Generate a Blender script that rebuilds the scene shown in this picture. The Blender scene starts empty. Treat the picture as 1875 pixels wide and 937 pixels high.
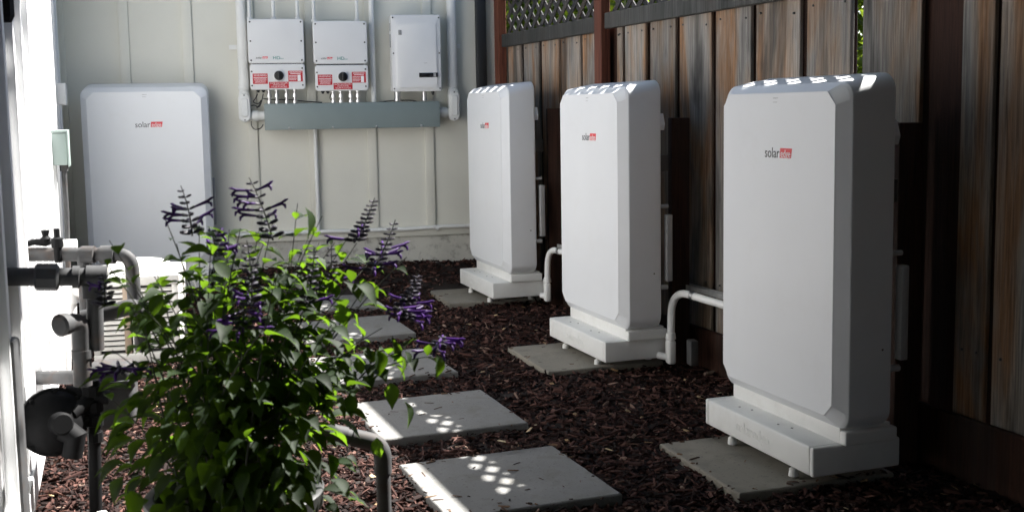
import bpy, bmesh, math, random
import numpy as np
from mathutils import Vector, Matrix, Quaternion
random.seed(7); rng = np.random.default_rng(7)
sc = bpy.context.scene
COL = sc.collection
R = math.radians

# ------------------------------------------------------------------ camera
F_PX, CX, CY, IMG_W, IMG_H = 2085.13, 937.5, 423.08, 1875.0, 937.0
CAM_H = 1.2215
_p, _r, _y = R(6.1145), R(-0.9595), R(12.2319)
FW = Vector((math.sin(_y)*math.cos(_p), math.cos(_y)*math.cos(_p), -math.sin(_p)))
_rt = Vector((math.cos(_y), -math.sin(_y), 0)); _up = _rt.cross(FW)
RT = math.cos(_r)*_rt + math.sin(_r)*_up
UP = -math.sin(_r)*_rt + math.cos(_r)*_up
CAM = Vector((0, 0, CAM_H))
cam = bpy.data.cameras.new('camera'); cam.sensor_width = 36.0
cam.lens = F_PX/IMG_W*36.0
cam.shift_y = -(IMG_H/2-CY)/IMG_W
cam.clip_start = 0.05; cam.clip_end = 500
cam.dof.use_dof = True; cam.dof.focus_distance = 5.6; cam.dof.aperture_fstop = 5.0
camo = bpy.data.objects.new('camera', cam); COL.objects.link(camo)
camo.matrix_world = Matrix(((RT.x, UP.x, -FW.x, 0), (RT.y, UP.y, -FW.y, 0), (RT.z, UP.z, -FW.z, CAM_H), (0, 0, 0, 1)))
sc.camera = camo

# ------------------------------------------------------------------ sky, sun, exposure
SUN = Vector((0.754, 0.366, 1.0)).normalized()
w = bpy.data.worlds.new('World'); sc.world = w; w.use_nodes = True
nt = w.node_tree; bg = nt.nodes['Background']
sky = nt.nodes.new('ShaderNodeTexSky'); sky.sky_type = 'NISHITA'; sky.sun_disc = False
sky.sun_elevation = math.asin(SUN.z); sky.sun_rotation = math.atan2(SUN.x, SUN.y)
sky.altitude = 50; sky.air_density = 1.0; sky.dust_density = 1.0; sky.ozone_density = 1.0
nt.links.new(sky.outputs[0], bg.inputs[0]); bg.inputs[1].default_value = 0.05
sl = bpy.data.lights.new('sun', 'SUN'); sl.energy = 5.0; sl.angle = R(0.53); sl.color = (1.0, 0.97, 0.925)
so = bpy.data.objects.new('sun', sl); COL.objects.link(so)
so.rotation_euler = (-SUN).to_track_quat('-Z', 'Y').to_euler(); so.location = SUN*30
sc.view_settings.view_transform = 'Standard'; sc.view_settings.look = 'None'
sc.view_settings.gamma = 1.0; sc.view_settings.exposure = 2.15
sc.view_settings.use_curve_mapping = False
sc.cycles.max_bounces = 12; sc.cycles.diffuse_bounces = 7

# ------------------------------------------------------------------ helpers
def at(px, py, y):
    """world point on the plane Y = y that was measured at a photo pixel"""
    d = FW + (px-CX)/F_PX*RT - (py-CY)/F_PX*UP
    return CAM + d*(y/d.y)

FRAME = {}
def setp(o, label=None, cat=None, group=None, kind=None):
    if label: o['label'] = label
    if cat: o['category'] = cat
    if group: o['group'] = group
    if kind: o['kind'] = kind
    return o

def thing(name, loc, label, cat, group=None, rz=0.0):
    o = bpy.data.objects.new(name, None); COL.objects.link(o)
    o.location = loc; o.rotation_euler = (0, 0, rz); o.empty_display_size = .1
    FRAME[o] = Matrix.Translation(Vector(loc)) @ Matrix.Rotation(rz, 4, 'Z')
    return setp(o, label, cat, group)

class MB:
    def __init__(s): s.v = []; s.f = []; s.m = []
    def add(s, vs, fs, m=0):
        b = len(s.v); s.v += [tuple(v) for v in vs]
        s.f += [tuple(i+b for i in f) for f in fs]; s.m += [m]*len(fs); return s
    def box(s, x0, x1, y0, y1, z0, z1, fr=None, m=0):
        c = [(x, y, z) for z in (z0, z1) for x, y in ((x0, y0), (x1, y0), (x1, y1), (x0, y1))]
        if fr: c = [fr(*p) for p in c]
        return s.add(c, [(3, 2, 1, 0), (4, 5, 6, 7), (0, 1, 5, 4), (1, 2, 6, 5), (2, 3, 7, 6), (3, 0, 4, 7)], m)
    def loft(s, loops, cap0=True, cap1=True, m=0, closed=True):
        n = len(loops[0]); vs = [p for l in loops for p in l]; fs = []
        for i in range(len(loops)-1):
            for j in range(n if closed else n-1):
                k = (j+1) % n
                fs.append((i*n+j, i*n+k, (i+1)*n+k, (i+1)*n+j))
        if cap0: fs.append(tuple(range(n-1, -1, -1)))
        if cap1: fs.append(tuple(range((len(loops)-1)*n, len(loops)*n)))
        return s.add(vs, fs, m)
    def tube(s, pts, rad, n=16, m=0, caps=True):
        pts = [Vector(p) for p in pts]
        if not isinstance(rad, (list, tuple)): rad = [rad]*len(pts)
        loops = []; up = None
        for i, p in enumerate(pts):
            if i == 0: t = pts[1]-p
            elif i == len(pts)-1: t = p-pts[i-1]
            else: t = (pts[i+1]-p).normalized()+(p-pts[i-1]).normalized()
            if t.length < 1e-9: t = Vector((0, 0, 1))
            t.normalize()
            if up is None:
                up = Vector((0, 0, 1)) if abs(t.z) < .9 else Vector((1, 0, 0))
            a = t.cross(up)
            if a.length < 1e-6: a = t.orthogonal()
            a.normalize(); b = t.cross(a); up = -b if False else up
            up = a.cross(t)
            loops.append([p+rad[i]*(math.cos(2*math.pi*k/n)*a+math.sin(2*math.pi*k/n)*b) for k in range(n)])
        return s.loft(loops, caps, caps, m)
    def cyl(s, a, b, r, n=20, m=0): return s.tube([a, b], r, n, m)
    def disc_stack(s, c, axis, prof, n=28, m=0):
        """lathe: prof = [(dist along axis, radius)]"""
        c = Vector(c); ax = Vector(axis).normalized()
        return s.tube_radii(c, ax, prof, n, m)
    def tube_radii(s, c, ax, prof, n, m):
        a = ax.orthogonal().normalized(); b = ax.cross(a)
        loops = [[c+ax*d+r*(math.cos(2*math.pi*k/n)*a+math.sin(2*math.pi*k/n)*b) for k in range(n)] for d, r in prof]
        return s.loft(loops, True, True, m)
    def mesh(s, name, mats, M=None, bevel=0, seg=2, smooth=30, normals=True):
        me = bpy.data.meshes.new(name)
        vs = s.v if M is None else [tuple(M @ Vector(v)) for v in s.v]
        me.from_pydata(vs, [], s.f); me.polygons.foreach_set('material_index', s.m)
        if normals or bevel:
            bm = bmesh.new(); bm.from_mesh(me)
            if normals: bmesh.ops.recalc_face_normals(bm, faces=bm.faces)
            if bevel:
                ed = [e for e in bm.edges if len(e.link_faces) == 2 and e.calc_face_angle(0) > R(35)]
                bmesh.ops.bevel(bm, geom=ed, offset=bevel, segments=seg, profile=.5, affect='EDGES', clamp_overlap=True)
            bm.to_mesh(me); bm.free()
        for m in (mats if isinstance(mats, (list, tuple)) else [mats]): me.materials.append(m)
        if smooth:
            me.polygons.foreach_set('use_smooth', [True]*len(me.polygons)); me.set_sharp_from_angle(angle=R(smooth))
        me.update(); return me
    def build(s, name, mats, parent=None, local=False, **kw):
        """vertices are world points unless local; the object lands in the frame of its thing"""
        M = None
        if parent is not None and not local: M = FRAME[parent].inverted()
        o = bpy.data.objects.new(name, s.mesh(name, mats, M, **kw)); COL.objects.link(o)
        if parent is not None: o.parent = parent; FRAME[o] = FRAME[parent]
        return o
    def solo(s, name, mats, base, label, cat, group=None, **kw):
        """a thing that is one mesh, with its origin at its base"""
        base = Vector(base)
        o = bpy.data.objects.new(name, s.mesh(name, mats, Matrix.Translation(-base), **kw)); COL.objects.link(o)
        o.location = base; FRAME[o] = Matrix.Translation(base)
        return setp(o, label, cat, group)

def link_mesh(name, me, parent, M=None):
    o = bpy.data.objects.new(name, me); COL.objects.link(o)
    if parent is not None: o.parent = parent; FRAME[o] = FRAME[parent]
    if M is not None: o.matrix_local = M
    return o

_txt = {}
def text_mesh(body, size, mat, ext=.0004, align='LEFT', shear=0.0, sx=1.0):
    key = (body, size, mat.name, align, shear, sx)
    if key in _txt: return _txt[key]
    c = bpy.data.curves.new('t', 'FONT'); c.body = body; c.size = size; c.extrude = ext
    c.align_x = align; c.align_y = 'CENTER'; c.shear = shear; c.resolution_u = 3
    o = bpy.data.objects.new('t', c); COL.objects.link(o)
    dg = bpy.context.evaluated_depsgraph_get(); dg.update()
    me = bpy.data.meshes.new_from_object(o.evaluated_get(dg)); me.name = 'lettering'
    bpy.data.objects.remove(o); bpy.data.curves.remove(c)
    me.materials.clear(); me.materials.append(mat)
    # text lies in XY facing +Z: stand it up so that it reads from -Y
    me.transform(Matrix.Diagonal((sx, 1, 1, 1)))
    me.transform(Matrix.Rotation(R(90), 4, 'X'))
    _txt[key] = me; return me

def arc_pts(p0, corner, p1, n=8):
    p0, c, p1 = Vector(p0), Vector(corner), Vector(p1)
    return [(1-t)**2*p0+2*t*(1-t)*c+t*t*p1 for t in [i/n for i in range(n+1)]]

def elbow_path(pts, rad, n=7):
    """polyline with rounded corners"""
    pts = [Vector(p) for p in pts]; out = [pts[0]]
    for i in range(1, len(pts)-1):
        a = (pts[i-1]-pts[i]); b = (pts[i+1]-pts[i])
        r = min(rad, a.length*.49, b.length*.49)
        out += arc_pts(pts[i]+a.normalized()*r, pts[i], pts[i]+b.normalized()*r, n)
    out.append(pts[-1]); return out

# ------------------------------------------------------------------ materials
def nodes_of(m): return m.node_tree.nodes, m.node_tree.links
def mat(name, col, rough=.5, metal=0.0, spec=.5, var=.0, vscale=6.0, bump=0.0, bscale=80.0, coat=0.0, dirt=None, dscale=3.0, damt=.0):
    """principled material with colour variation, optional dirt patches and fine relief"""
    m = bpy.data.materials.new(name); m.use_nodes = True; N, L = nodes_of(m)
    b = N['Principled BSDF']; b.inputs['Roughness'].default_value = rough
    b.inputs['Metallic'].default_value = metal; b.inputs['Specular IOR Level'].default_value = spec
    if coat: b.inputs['Coat Weight'].default_value = coat
    tc = N.new('ShaderNodeTexCoord')
    col = (*col, 1)
    n1 = N.new('ShaderNodeTexNoise'); n1.inputs['Scale'].default_value = vscale; n1.inputs['Detail'].default_value = 6
    L.new(tc.outputs['Object'], n1.inputs['Vector'])
    mx = N.new('ShaderNodeMix'); mx.data_type = 'RGBA'; mx.blend_type = 'MULTIPLY'
    mr = N.new('ShaderNodeMapRange'); mr.inputs[1].default_value = .3; mr.inputs[2].default_value = .7
    mr.inputs[3].default_value = 1-var; mr.inputs[4].default_value = 1+var*.3
    L.new(n1.outputs['Fac'], mr.inputs[0])
    mx.inputs[0].default_value = 1; mx.inputs[6].default_value = col; L.new(mr.outputs[0], mx.inputs[7])
    out = mx.outputs[2]
    if dirt:
        n2 = N.new('ShaderNodeTexNoise'); n2.inputs['Scale'].default_value = dscale; n2.inputs['Detail'].default_value = 9
        n2.inputs['Roughness'].default_value = .7; L.new(tc.outputs['Object'], n2.inputs['Vector'])
        r2 = N.new('ShaderNodeMapRange'); r2.inputs[1].default_value = .52; r2.inputs[2].default_value = .75
        r2.inputs[3].default_value = 0; r2.inputs[4].default_value = damt; L.new(n2.outputs['Fac'], r2.inputs[0])
        m2 = N.new('ShaderNodeMix'); m2.data_type = 'RGBA'; L.new(r2.outputs[0], m2.inputs[0])
        L.new(out, m2.inputs[6]); m2.inputs[7].default_value = (*dirt, 1); out = m2.outputs[2]
    L.new(out, b.inputs['Base Color'])
    if bump:
        n3 = N.new('ShaderNodeTexNoise'); n3.inputs['Scale'].default_value = bscale; n3.inputs['Detail'].default_value = 5
        L.new(tc.outputs['Object'], n3.inputs['Vector'])
        bp = N.new('ShaderNodeBump'); bp.inputs['Strength'].default_value = bump; bp.inputs['Distance'].default_value = .004
        L.new(n3.outputs['Fac'], bp.inputs['Height']); L.new(bp.outputs[0], b.inputs['Normal'])
    return m

def speckle(m, scale, col, amt, lo=.62, hi=.70):
    N, L = nodes_of(m); b = N['Principled BSDF']; src = b.inputs['Base Color'].links[0].from_socket
    tc = N.new('ShaderNodeTexCoord'); n = N.new('ShaderNodeTexNoise'); n.inputs['Scale'].default_value = scale; n.inputs['Detail'].default_value = 3
    L.new(tc.outputs['Object'], n.inputs['Vector'])
    r = N.new('ShaderNodeMapRange'); r.inputs[1].default_value = lo; r.inputs[2].default_value = hi; r.inputs[3].default_value = 0; r.inputs[4].default_value = amt
    L.new(n.outputs['Fac'], r.inputs[0]); x = N.new('ShaderNodeMix'); x.data_type = 'RGBA'
    L.new(r.outputs[0], x.inputs[0]); L.new(src, x.inputs[6]); x.inputs[7].default_value = (*col, 1); L.new(x.outputs[2], b.inputs['Base Color'])
    return m

def wood(name, cols, rough=.8, grain=1.0, stain=(.05, .048, .045), stain_amt=.6):
    """weathered timber: long vertical grain, colour streaks that differ from board to board"""
    m = bpy.data.materials.new(name); m.use_nodes = True; N, L = nodes_of(m)
    b = N['Principled BSDF']; b.inputs['Roughness'].default_value = rough; b.inputs['Specular IOR Level'].default_value = .25
    tc = N.new('ShaderNodeTexCoord'); oi = N.new('ShaderNodeObjectInfo')
    sc_ = N.new('ShaderNodeVectorMath'); sc_.operation = 'SCALE'; sc_.inputs[0].default_value = (37.1, 19.7, 53.3)
    L.new(oi.outputs['Random'], sc_.inputs['Scale'])
    ad = N.new('ShaderNodeVectorMath'); ad.operation = 'ADD'; L.new(tc.outputs['Object'], ad.inputs[0]); L.new(sc_.outputs[0], ad.inputs[1])
    def noise(s, scale, det=4, rg=.6, dist=0):
        mp = N.new('ShaderNodeMapping'); mp.inputs['Scale'].default_value = s; L.new(ad.outputs[0], mp.inputs[0])
        n = N.new('ShaderNodeTexNoise'); n.inputs['Scale'].default_value = scale; n.inputs['Detail'].default_value = det
        n.inputs['Roughness'].default_value = rg; n.inputs['Distortion'].default_value = dist
        L.new(mp.outputs[0], n.inputs['Vector']); return n
    big = noise((1, 1, .16), 5.5, 4, .55, .5)
    cr = N.new('ShaderNodeValToRGB'); e = cr.color_ramp.elements
    n = len(cols)
    e[0].position = .3; e[0].color = (*cols[0], 1); e[1].position = .72; e[1].color = (*cols[-1], 1)
    for i in range(1, n-1):
        x = e.new(.3+.42*i/(n-1)); x.color = (*cols[i], 1)
    L.new(big.outputs['Fac'], cr.inputs[0])
    fine = noise((1, 1, .030), 105*grain, 7, .7, .8)
    mr = N.new('ShaderNodeMapRange'); mr.inputs[1].default_value = .3; mr.inputs[2].default_value = .68
    mr.inputs[3].default_value = .34; mr.inputs[4].default_value = 1.28; L.new(fine.outputs['Fac'], mr.inputs[0])
    mx = N.new('ShaderNodeMix'); mx.data_type = 'RGBA'; mx.blend_type = 'MULTIPLY'; mx.inputs[0].default_value = 1
    L.new(cr.outputs[0], mx.inputs[6]); L.new(mr.outputs[0], mx.inputs[7])
    st = noise((1, 1, .12), 5, 5, .6, .6)
    sr = N.new('ShaderNodeMapRange'); sr.inputs[1].default_value = .52; sr.inputs[2].default_value = .68
    sr.inputs[3].default_value = 0; sr.inputs[4].default_value = stain_amt; L.new(st.outputs['Fac'], sr.inputs[0])
    m2 = N.new('ShaderNodeMix'); m2.data_type = 'RGBA'; L.new(sr.outputs[0], m2.inputs[0]); L.new(mx.outputs[2], m2.inputs[6])
    m2.inputs[7].default_value = (*stain, 1)
    # board to board brightness
    br = N.new('ShaderNodeMapRange'); br.inputs[3].default_value = .72; br.inputs[4].default_value = 1.15; L.new(oi.outputs['Random'], br.inputs[0])
    m3 = N.new('ShaderNodeMix'); m3.data_type = 'RGBA'; m3.blend_type = 'MULTIPLY'; m3.inputs[0].default_value = 1
    L.new(m2.outputs[2], m3.inputs[6]); L.new(br.outputs[0], m3.inputs[7])
    L.new(m3.outputs[2], b.inputs['Base Color'])
    bp = N.new('ShaderNodeBump'); bp.inputs['Strength'].default_value = .6; bp.inputs['Distance'].default_value = .003
    L.new(fine.outputs['Fac'], bp.inputs['Height']); L.new(bp.outputs[0], b.inputs['Normal'])
    return m

def leaf_mat(name, top, trans, amt=.5, rough=.45):
    m = bpy.data.materials.new(name); m.use_nodes = True; N, L = nodes_of(m)
    b = N['Principled BSDF']; b.inputs['Roughness'].default_value = rough; b.inputs['Specular IOR Level'].default_value = .35
    oi = N.new('ShaderNodeObjectInfo'); ge = N.new('ShaderNodeNewGeometry')
    ad = N.new('ShaderNodeMath'); ad.operation = 'ADD'; L.new(oi.outputs['Random'], ad.inputs[0]); L.new(ge.outputs['Random Per Island'], ad.inputs[1])
    fr = N.new('ShaderNodeMath'); fr.operation = 'FRACT'; L.new(ad.outputs[0], fr.inputs[0])
    mr = N.new('ShaderNodeMapRange'); mr.inputs[3].default_value = .6; mr.inputs[4].default_value = 1.35; L.new(fr.outputs[0], mr.inputs[0])
    out = []
    for c in (top, trans):
        mx = N.new('ShaderNodeMix'); mx.data_type = 'RGBA'; mx.blend_type = 'MULTIPLY'; mx.inputs[0].default_value = 1
        mx.inputs[6].default_value = (*c, 1); L.new(mr.outputs[0], mx.inputs[7]); out.append(mx.outputs[2])
    L.new(out[0], b.inputs['Base Color'])
    t = N.new('ShaderNodeBsdfTranslucent'); L.new(out[1], t.inputs[0])
    ms = N.new('ShaderNodeMixShader'); ms.inputs[0].default_value = amt
    L.new(b.outputs[0], ms.inputs[1]); L.new(t.outputs[0], ms.inputs[2])
    L.new(ms.outputs[0], N['Material Output'].inputs[0]); return m

def island_mat(name, cols, rough=.85):
    m = bpy.data.materials.new(name); m.use_nodes = True; N, L = nodes_of(m)
    b = N['Principled BSDF']; b.inputs['Roughness'].default_value = rough; b.inputs['Specular IOR Level'].default_value = .2
    ge = N.new('ShaderNodeNewGeometry'); cr = N.new('ShaderNodeValToRGB'); cr.color_ramp.interpolation = 'LINEAR'
    e = cr.color_ramp.elements
    e[0].position = cols[0][0]; e[0].color = (*cols[0][1], 1); e[1].position = cols[-1][0]; e[1].color = (*cols[-1][1], 1)
    for p, c in cols[1:-1]:
        x = e.new(p); x.color = (*c, 1)
    L.new(ge.outputs['Random Per Island'], cr.inputs[0])
    tc = N.new('ShaderNodeTexCoord'); n = N.new('ShaderNodeTexNoise'); n.inputs['Scale'].default_value = 140; n.inputs['Detail'].default_value = 4
    L.new(tc.outputs['Object'], n.inputs['Vector'])
    mr = N.new('ShaderNodeMapRange'); mr.inputs[3].default_value = .55; mr.inputs[4].default_value = 1.3; L.new(n.outputs['Fac'], mr.inputs[0])
    mx = N.new('ShaderNodeMix'); mx.data_type = 'RGBA'; mx.blend_type = 'MULTIPLY'; mx.inputs[0].default_value = 1
    L.new(cr.outputs[0], mx.inputs[6]); L.new(mr.outputs[0], mx.inputs[7]); L.new(mx.outputs[2], b.inputs['Base Color']); return m

M_BATT = mat('white powder coat', (.76, .775, .795), .42, spec=.45, var=.03, vscale=3, bump=.05, bscale=500, dirt=(.6, .58, .54), dscale=4, damt=.16)
M_PANEL = mat('white front panel', (.785, .80, .82), .36, spec=.45, var=.03, vscale=2, bump=.03, bscale=300, dirt=(.62, .60, .56), dscale=5, damt=.14)
M_STAND = mat('white stand paint', (.78, .78, .76), .45, var=.05, vscale=8, dirt=(.5, .47, .42), dscale=9, damt=.25)
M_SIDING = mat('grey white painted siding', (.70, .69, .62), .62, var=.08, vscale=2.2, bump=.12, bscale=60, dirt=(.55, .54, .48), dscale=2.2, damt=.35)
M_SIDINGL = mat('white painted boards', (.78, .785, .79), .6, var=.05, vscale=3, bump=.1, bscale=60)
M_FOUND = mat('painted concrete footing', (.56, .55, .50), .85, var=.2, vscale=5, bump=.5, bscale=45, dirt=(.05, .04, .035), dscale=11, damt=.95)
M_CASE = mat('inverter enamel', (.74, .74, .74), .45, var=.03, vscale=5)
M_GUTTER = mat('grey enamel steel', (.20, .245, .245), .4, var=.06, vscale=5)
M_PVC = mat('painted conduit', (.74, .745, .73), .5, var=.06, vscale=12)
M_PVCW = mat('white pvc', (.82, .82, .80), .4, var=.05, vscale=12)
M_STEEL = mat('zinc plated steel', (.62, .62, .62), .28, metal=1.0, var=.15, vscale=60)
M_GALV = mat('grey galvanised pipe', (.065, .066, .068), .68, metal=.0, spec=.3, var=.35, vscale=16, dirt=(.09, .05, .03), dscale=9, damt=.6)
M_GASDK = mat('dark painted cast iron', (.007, .0072, .008), .7, spec=.15, var=.3, vscale=20)
M_BLACK = mat('black plastic', (.012, .012, .013), .45, var=.1)
M_RED = mat('red label vinyl', (.52, .018, .03), .45, var=.05)
M_LOGO_RED = mat('logo red', (.72, .06, .07), .5, var=.02)
M_LOGO_DK = mat('logo charcoal', (.035, .035, .04), .5, var=.02)
M_LOGO_WH = mat('label white', (.85, .85, .85), .5, var=.02)
M_TEAL = mat('logo teal', (.01, .24, .22), .5, var=.02)
M_STRUT = mat('dull galvanised strut', (.55, .55, .54), .45, metal=.2, var=.2, vscale=30)
M_GREY = mat('grey print', (.32, .32, .32), .5, var=.02)
M_SCREW = mat('dark screw', (.10, .10, .10), .45, metal=.6, var=.1)
M_GLASS = mat('display glass', (.012, .012, .014), .12, var=.05)
M_CONC = mat('cast concrete paver', (.205, .203, .195), .9, var=.16, vscale=4, bump=.55, bscale=130, dirt=(.15, .147, .135), dscale=7, damt=.55)
M_CONC2 = mat('tan cast concrete paver', (.235, .215, .178), .9, var=.16, vscale=4, bump=.55, bscale=130, dirt=(.15, .125, .09), dscale=6, damt=.6)
for m_ in (M_CONC, M_CONC2): speckle(m_, 75, (.09, .085, .075), .75); speckle(m_, 9, (.13, .12, .10), .45, .52, .68)
M_SOIL = mat('dark soil', (.016, .010, .008), .95, var=.4, vscale=9, bump=.8, bscale=60)
M_CHIP = island_mat('shredded bark mulch', [(0, (.008, .004, .003)), (.35, (.019, .008, .0065)), (.7, (.055, .024, .019)), (.96, (.135, .066, .052)), (1, (.26, .18, .14))])
M_TWIG = island_mat('dry twigs and chips', [(0, (.02, .012, .009)), (.6, (.07, .04, .028)), (1, (.24, .15, .09))])
M_PALE = island_mat('dry pale leaf litter', [(0, (.30, .18, .09)), (.5, (.45, .32, .18)), (1, (.55, .45, .30))])
M_FENCE = wood('weathered redwood', [(.12, .115, .11), (.33, .31, .285), (.38, .30, .235), (.36, .195, .10), (.29, .255, .22)], stain=(.04, .038, .035), stain_amt=.75)
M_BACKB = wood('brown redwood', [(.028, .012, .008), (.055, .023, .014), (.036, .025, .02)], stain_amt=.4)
M_POST = wood('red brown post', [(.15, .05, .032), (.19, .066, .04), (.13, .05, .035)], stain_amt=.25, grain=.8)
M_RAIL = wood('blackened rail', [(.05, .052, .048), (.085, .085, .08), (.07, .062, .055)], stain_amt=.4)
M_LATT = wood('dark lattice lath', [(.045, .045, .048), (.08, .078, .08), (.075, .06, .05)], stain_amt=.3)
M_LEAF = leaf_mat('salvia leaf', (.010, .023, .006), (.105, .20, .009), .48, .66)
M_STEM = mat('plant stem', (.03, .035, .018), .6, var=.3, vscale=30)
M_CALYX = mat('dark calyx', (.014, .009, .022), .55, var=.3, vscale=60)
M_PETAL = leaf_mat('violet petal', (.055, .012, .13), (.10, .018, .22), .3, .5)
M_POT = mat('dark grey glazed pot', (.022, .022, .022), .5, var=.15, vscale=9)
M_HEDGE = leaf_mat('hedge leaf', (.04, .085, .012), (.20, .28, .02), .5)
M_BARK = mat('bark', (.06, .045, .03), .9, var=.4, vscale=20, bump=.8, bscale=40)
M_ROOF = mat('asphalt shingle', (.06, .058, .055), .95, var=.3, vscale=25, bump=.6, bscale=90)
M_JBOX = mat('pale grey green box', (.27, .33, .31), .45, var=.04)
M_FIN = mat('dark coil fins', (.02, .02, .022), .6, var=.2, vscale=40)
M_ACW = mat('warm white steel', (.72, .71, .67), .45, var=.05, dirt=(.35, .28, .2), dscale=8, damt=.3)
M_TAN = mat('tan steel', (.35, .27, .20), .5, var=.1)
M_BLOCKER = mat('dull brown stucco', (.10, .085, .07), .9, var=.15, vscale=3, bump=.4, bscale=60)

# ------------------------------------------------------------------ ground
def smooth(a, b, x):
    t = min(1, max(0, (x-a)/(b-a))); return t*t*(3-2*t)
def G(y): return -.14+.02*max(-3, min(y, 9))           # level of the paving
def ground_z(x, y):
    z = G(y)-.032
    z += .155*smooth(7.45, 7.98, y)*(1-.55*smooth(1.2, 1.5, x)*(1-smooth(7.75, 7.95, y)))
    z += .014*math.sin(x*5.1+1.3*y)*math.sin(y*4.3-.7*x)*.6
    return z

xs = list(np.linspace(-1.6, 3.0, 93)); ys = list(np.linspace(2.0, 8.2, 125))
xs = [-120, -60, -25, -10, -5, -2.6]+xs+[3.6, 5, 10, 25, 60, 120]
ys = [-120, -60, -25, -10, -4, 0, 1.2]+ys+[9, 11, 15, 25, 60, 120]
mb = MB(); nx = len(xs)
mb.v = [(x, y, ground_z(x, y)) for y in ys for x in xs]
mb.f = [(j*nx+i, j*nx+i+1, (j+1)*nx+i+1, (j+1)*nx+i) for j in range(len(ys)-1) for i in range(nx-1)]
mb.m = [0]*len(mb.f)
gr = mb.build('ground', M_SOIL, normals=False, smooth=180); setp(gr, 'dark soil under the bark mulch', None, None, 'structure')

# paver positions (centre, corner lettering none), all cast 0.61 m squares
PAV = [(.785, 3.80, 8.0), (.667, 4.67, 7.5), (.527, 5.574, 9.0), (.449, 6.50, 8.0), (.37, 7.35, 7.0),
       (1.78, 3.78, 6.0), (1.56, 5.53, 6.5), (1.39, 7.36, 5.0)]
def in_paver(x, y, mrg=.0):
    for cx, cy, a in PAV:
        c, s = math.cos(R(a)), math.sin(R(a)); dx, dy = x-cx, y-cy
        u, v = c*dx+s*dy, -s*dx+c*dy
        if abs(u) < .305+mrg and abs(v) < .305+mrg: return True
    return False
PLAB = ['nearest concrete stepping stone in the path, a sunlit strip along its left edge',
        'second concrete stepping stone from the camera, behind the nearest one',
        'third concrete stepping stone of the path, partly hidden by plant leaves',
        'fourth concrete stepping stone of the path, behind the purple flowers',
        'farthest concrete stepping stone of the path, below the rear wall',
        'concrete paver under the nearest white battery on the right',
        'concrete paver under the middle battery by the fence',
        'tan concrete paver under the farthest battery by the fence']
for i, (cx, cy, a) in enumerate(PAV):
    mb = MB(); h = .305; n = 14; jit = random.Random(i)
    z = G(cy)
    loop = []
    for sx, sy, ex, ey in ((-1, -1, 1, -1), (1, -1, 1, 1), (1, 1, -1, 1), (-1, 1, -1, -1)):
        for k in range(n):
            t = k/n; loop.append((h*(sx+(ex-sx)*t)+jit.uniform(-.0016, .0016), h*(sy+(ey-sy)*t)+jit.uniform(-.0016, .0016)))
    def ring(off, zz):
        return [(x*(1-off/h), y*(1-off/h), zz) for x, y in loop]
    mb.loft([ring(.004, -.05), ring(0, -.045), ring(0, -.006), ring(.0025, -.002), ring(.006, 0)])
    o = bpy.data.objects.new('stepping_stone', mb.mesh('stepping_stone', M_CONC2 if i in (5, 6, 7) else M_CONC, smooth=25)); COL.objects.link(o)
    o.location = (cx, cy, z); o.rotation_euler = (R(.3*jit.uniform(-1, 1)), math.radians(.4*jit.uniform(-1, 1)), R(a))
    setp(o, PLAB[i], 'paver', 'concrete pavers in the mulch')

# shredded bark mulch: uncountable, one mesh
def chips(n, xr, yr, lmin, lmax, wr, tz, keep, zoff=(0, .012), tilt=.5):
    V = []; Fc = []
    box = np.array([(-1, -1, 0), (1, -1, 0), (1, 1, 0), (-1, 1, 0), (-.8, -.7, 1), (.85, -.6, 1), (.75, .7, 1), (-.9, .6, 1)], float)
    faces = [(4, 5, 6, 7), (0, 1, 5, 4), (1, 2, 6, 5), (2, 3, 7, 6), (3, 0, 4, 7)]
    k = 0
    while k < n:
        x, y = rng.uniform(*xr), yr[0]+(yr[1]-yr[0])*rng.random()**1.35
        if not keep(x, y): k += 1; continue
        l = rng.uniform(lmin, lmax)/2*(rng.random()*.7+.5); wd = rng.uniform(*wr)/2; th = rng.uniform(*tz)
        a = rng.uniform(0, 6.283); ca, sa = math.cos(a), math.sin(a)
        p = box*np.array([l, wd, th]); p[:, :2] *= rng.uniform(.75, 1.25, (8, 2))
        t = rng.normal(0, tilt)*.5; z = p[:, 2]+p[:, 0]*math.tan(max(-.7, min(.7, t)))
        z += p[:, 1]*math.tan(max(-.8, min(.8, rng.normal(0, tilt))))
        X = x+ca*p[:, 0]-sa*p[:, 1]; Y = y+sa*p[:, 0]+ca*p[:, 1]
        zb = ground_z(x, y)+rng.uniform(*zoff)
        b = len(V); V += list(zip(X, Y, z+zb)); Fc += [tuple(i+b for i in f) for f in faces]; k += 1
    return V, Fc
def in_house(x, y): return y > 8.03 or x < -1.3+.122*(8.04-y)
V, Fc = chips(64000, (-1.2, 2.75), (2.9, 8.02), .015, .065, (.004, .013), (.002, .007), lambda x, y: not in_paver(x, y, -.004) and not in_house(x, y), (-.002, .016), .5)
v2, f2 = chips(2600, (-1.2, 2.75), (2.9, 8.02), .04, .09, (.007, .016), (.003, .007), lambda x, y: not in_paver(x, y, .012) and not in_house(x, y), (.004, .024), .35)
b_ = len(V); V += v2; Fc += [tuple(i+b_ for i in f) for f in f2]
mb = MB(); mb.v = V; mb.f = Fc; mb.m = [0]*len(Fc)
setp(mb.build('bark_mulch', M_CHIP, normals=False, smooth=0), 'reddish brown shredded bark mulch covering the bed', 'mulch', None, 'stuff')
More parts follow.
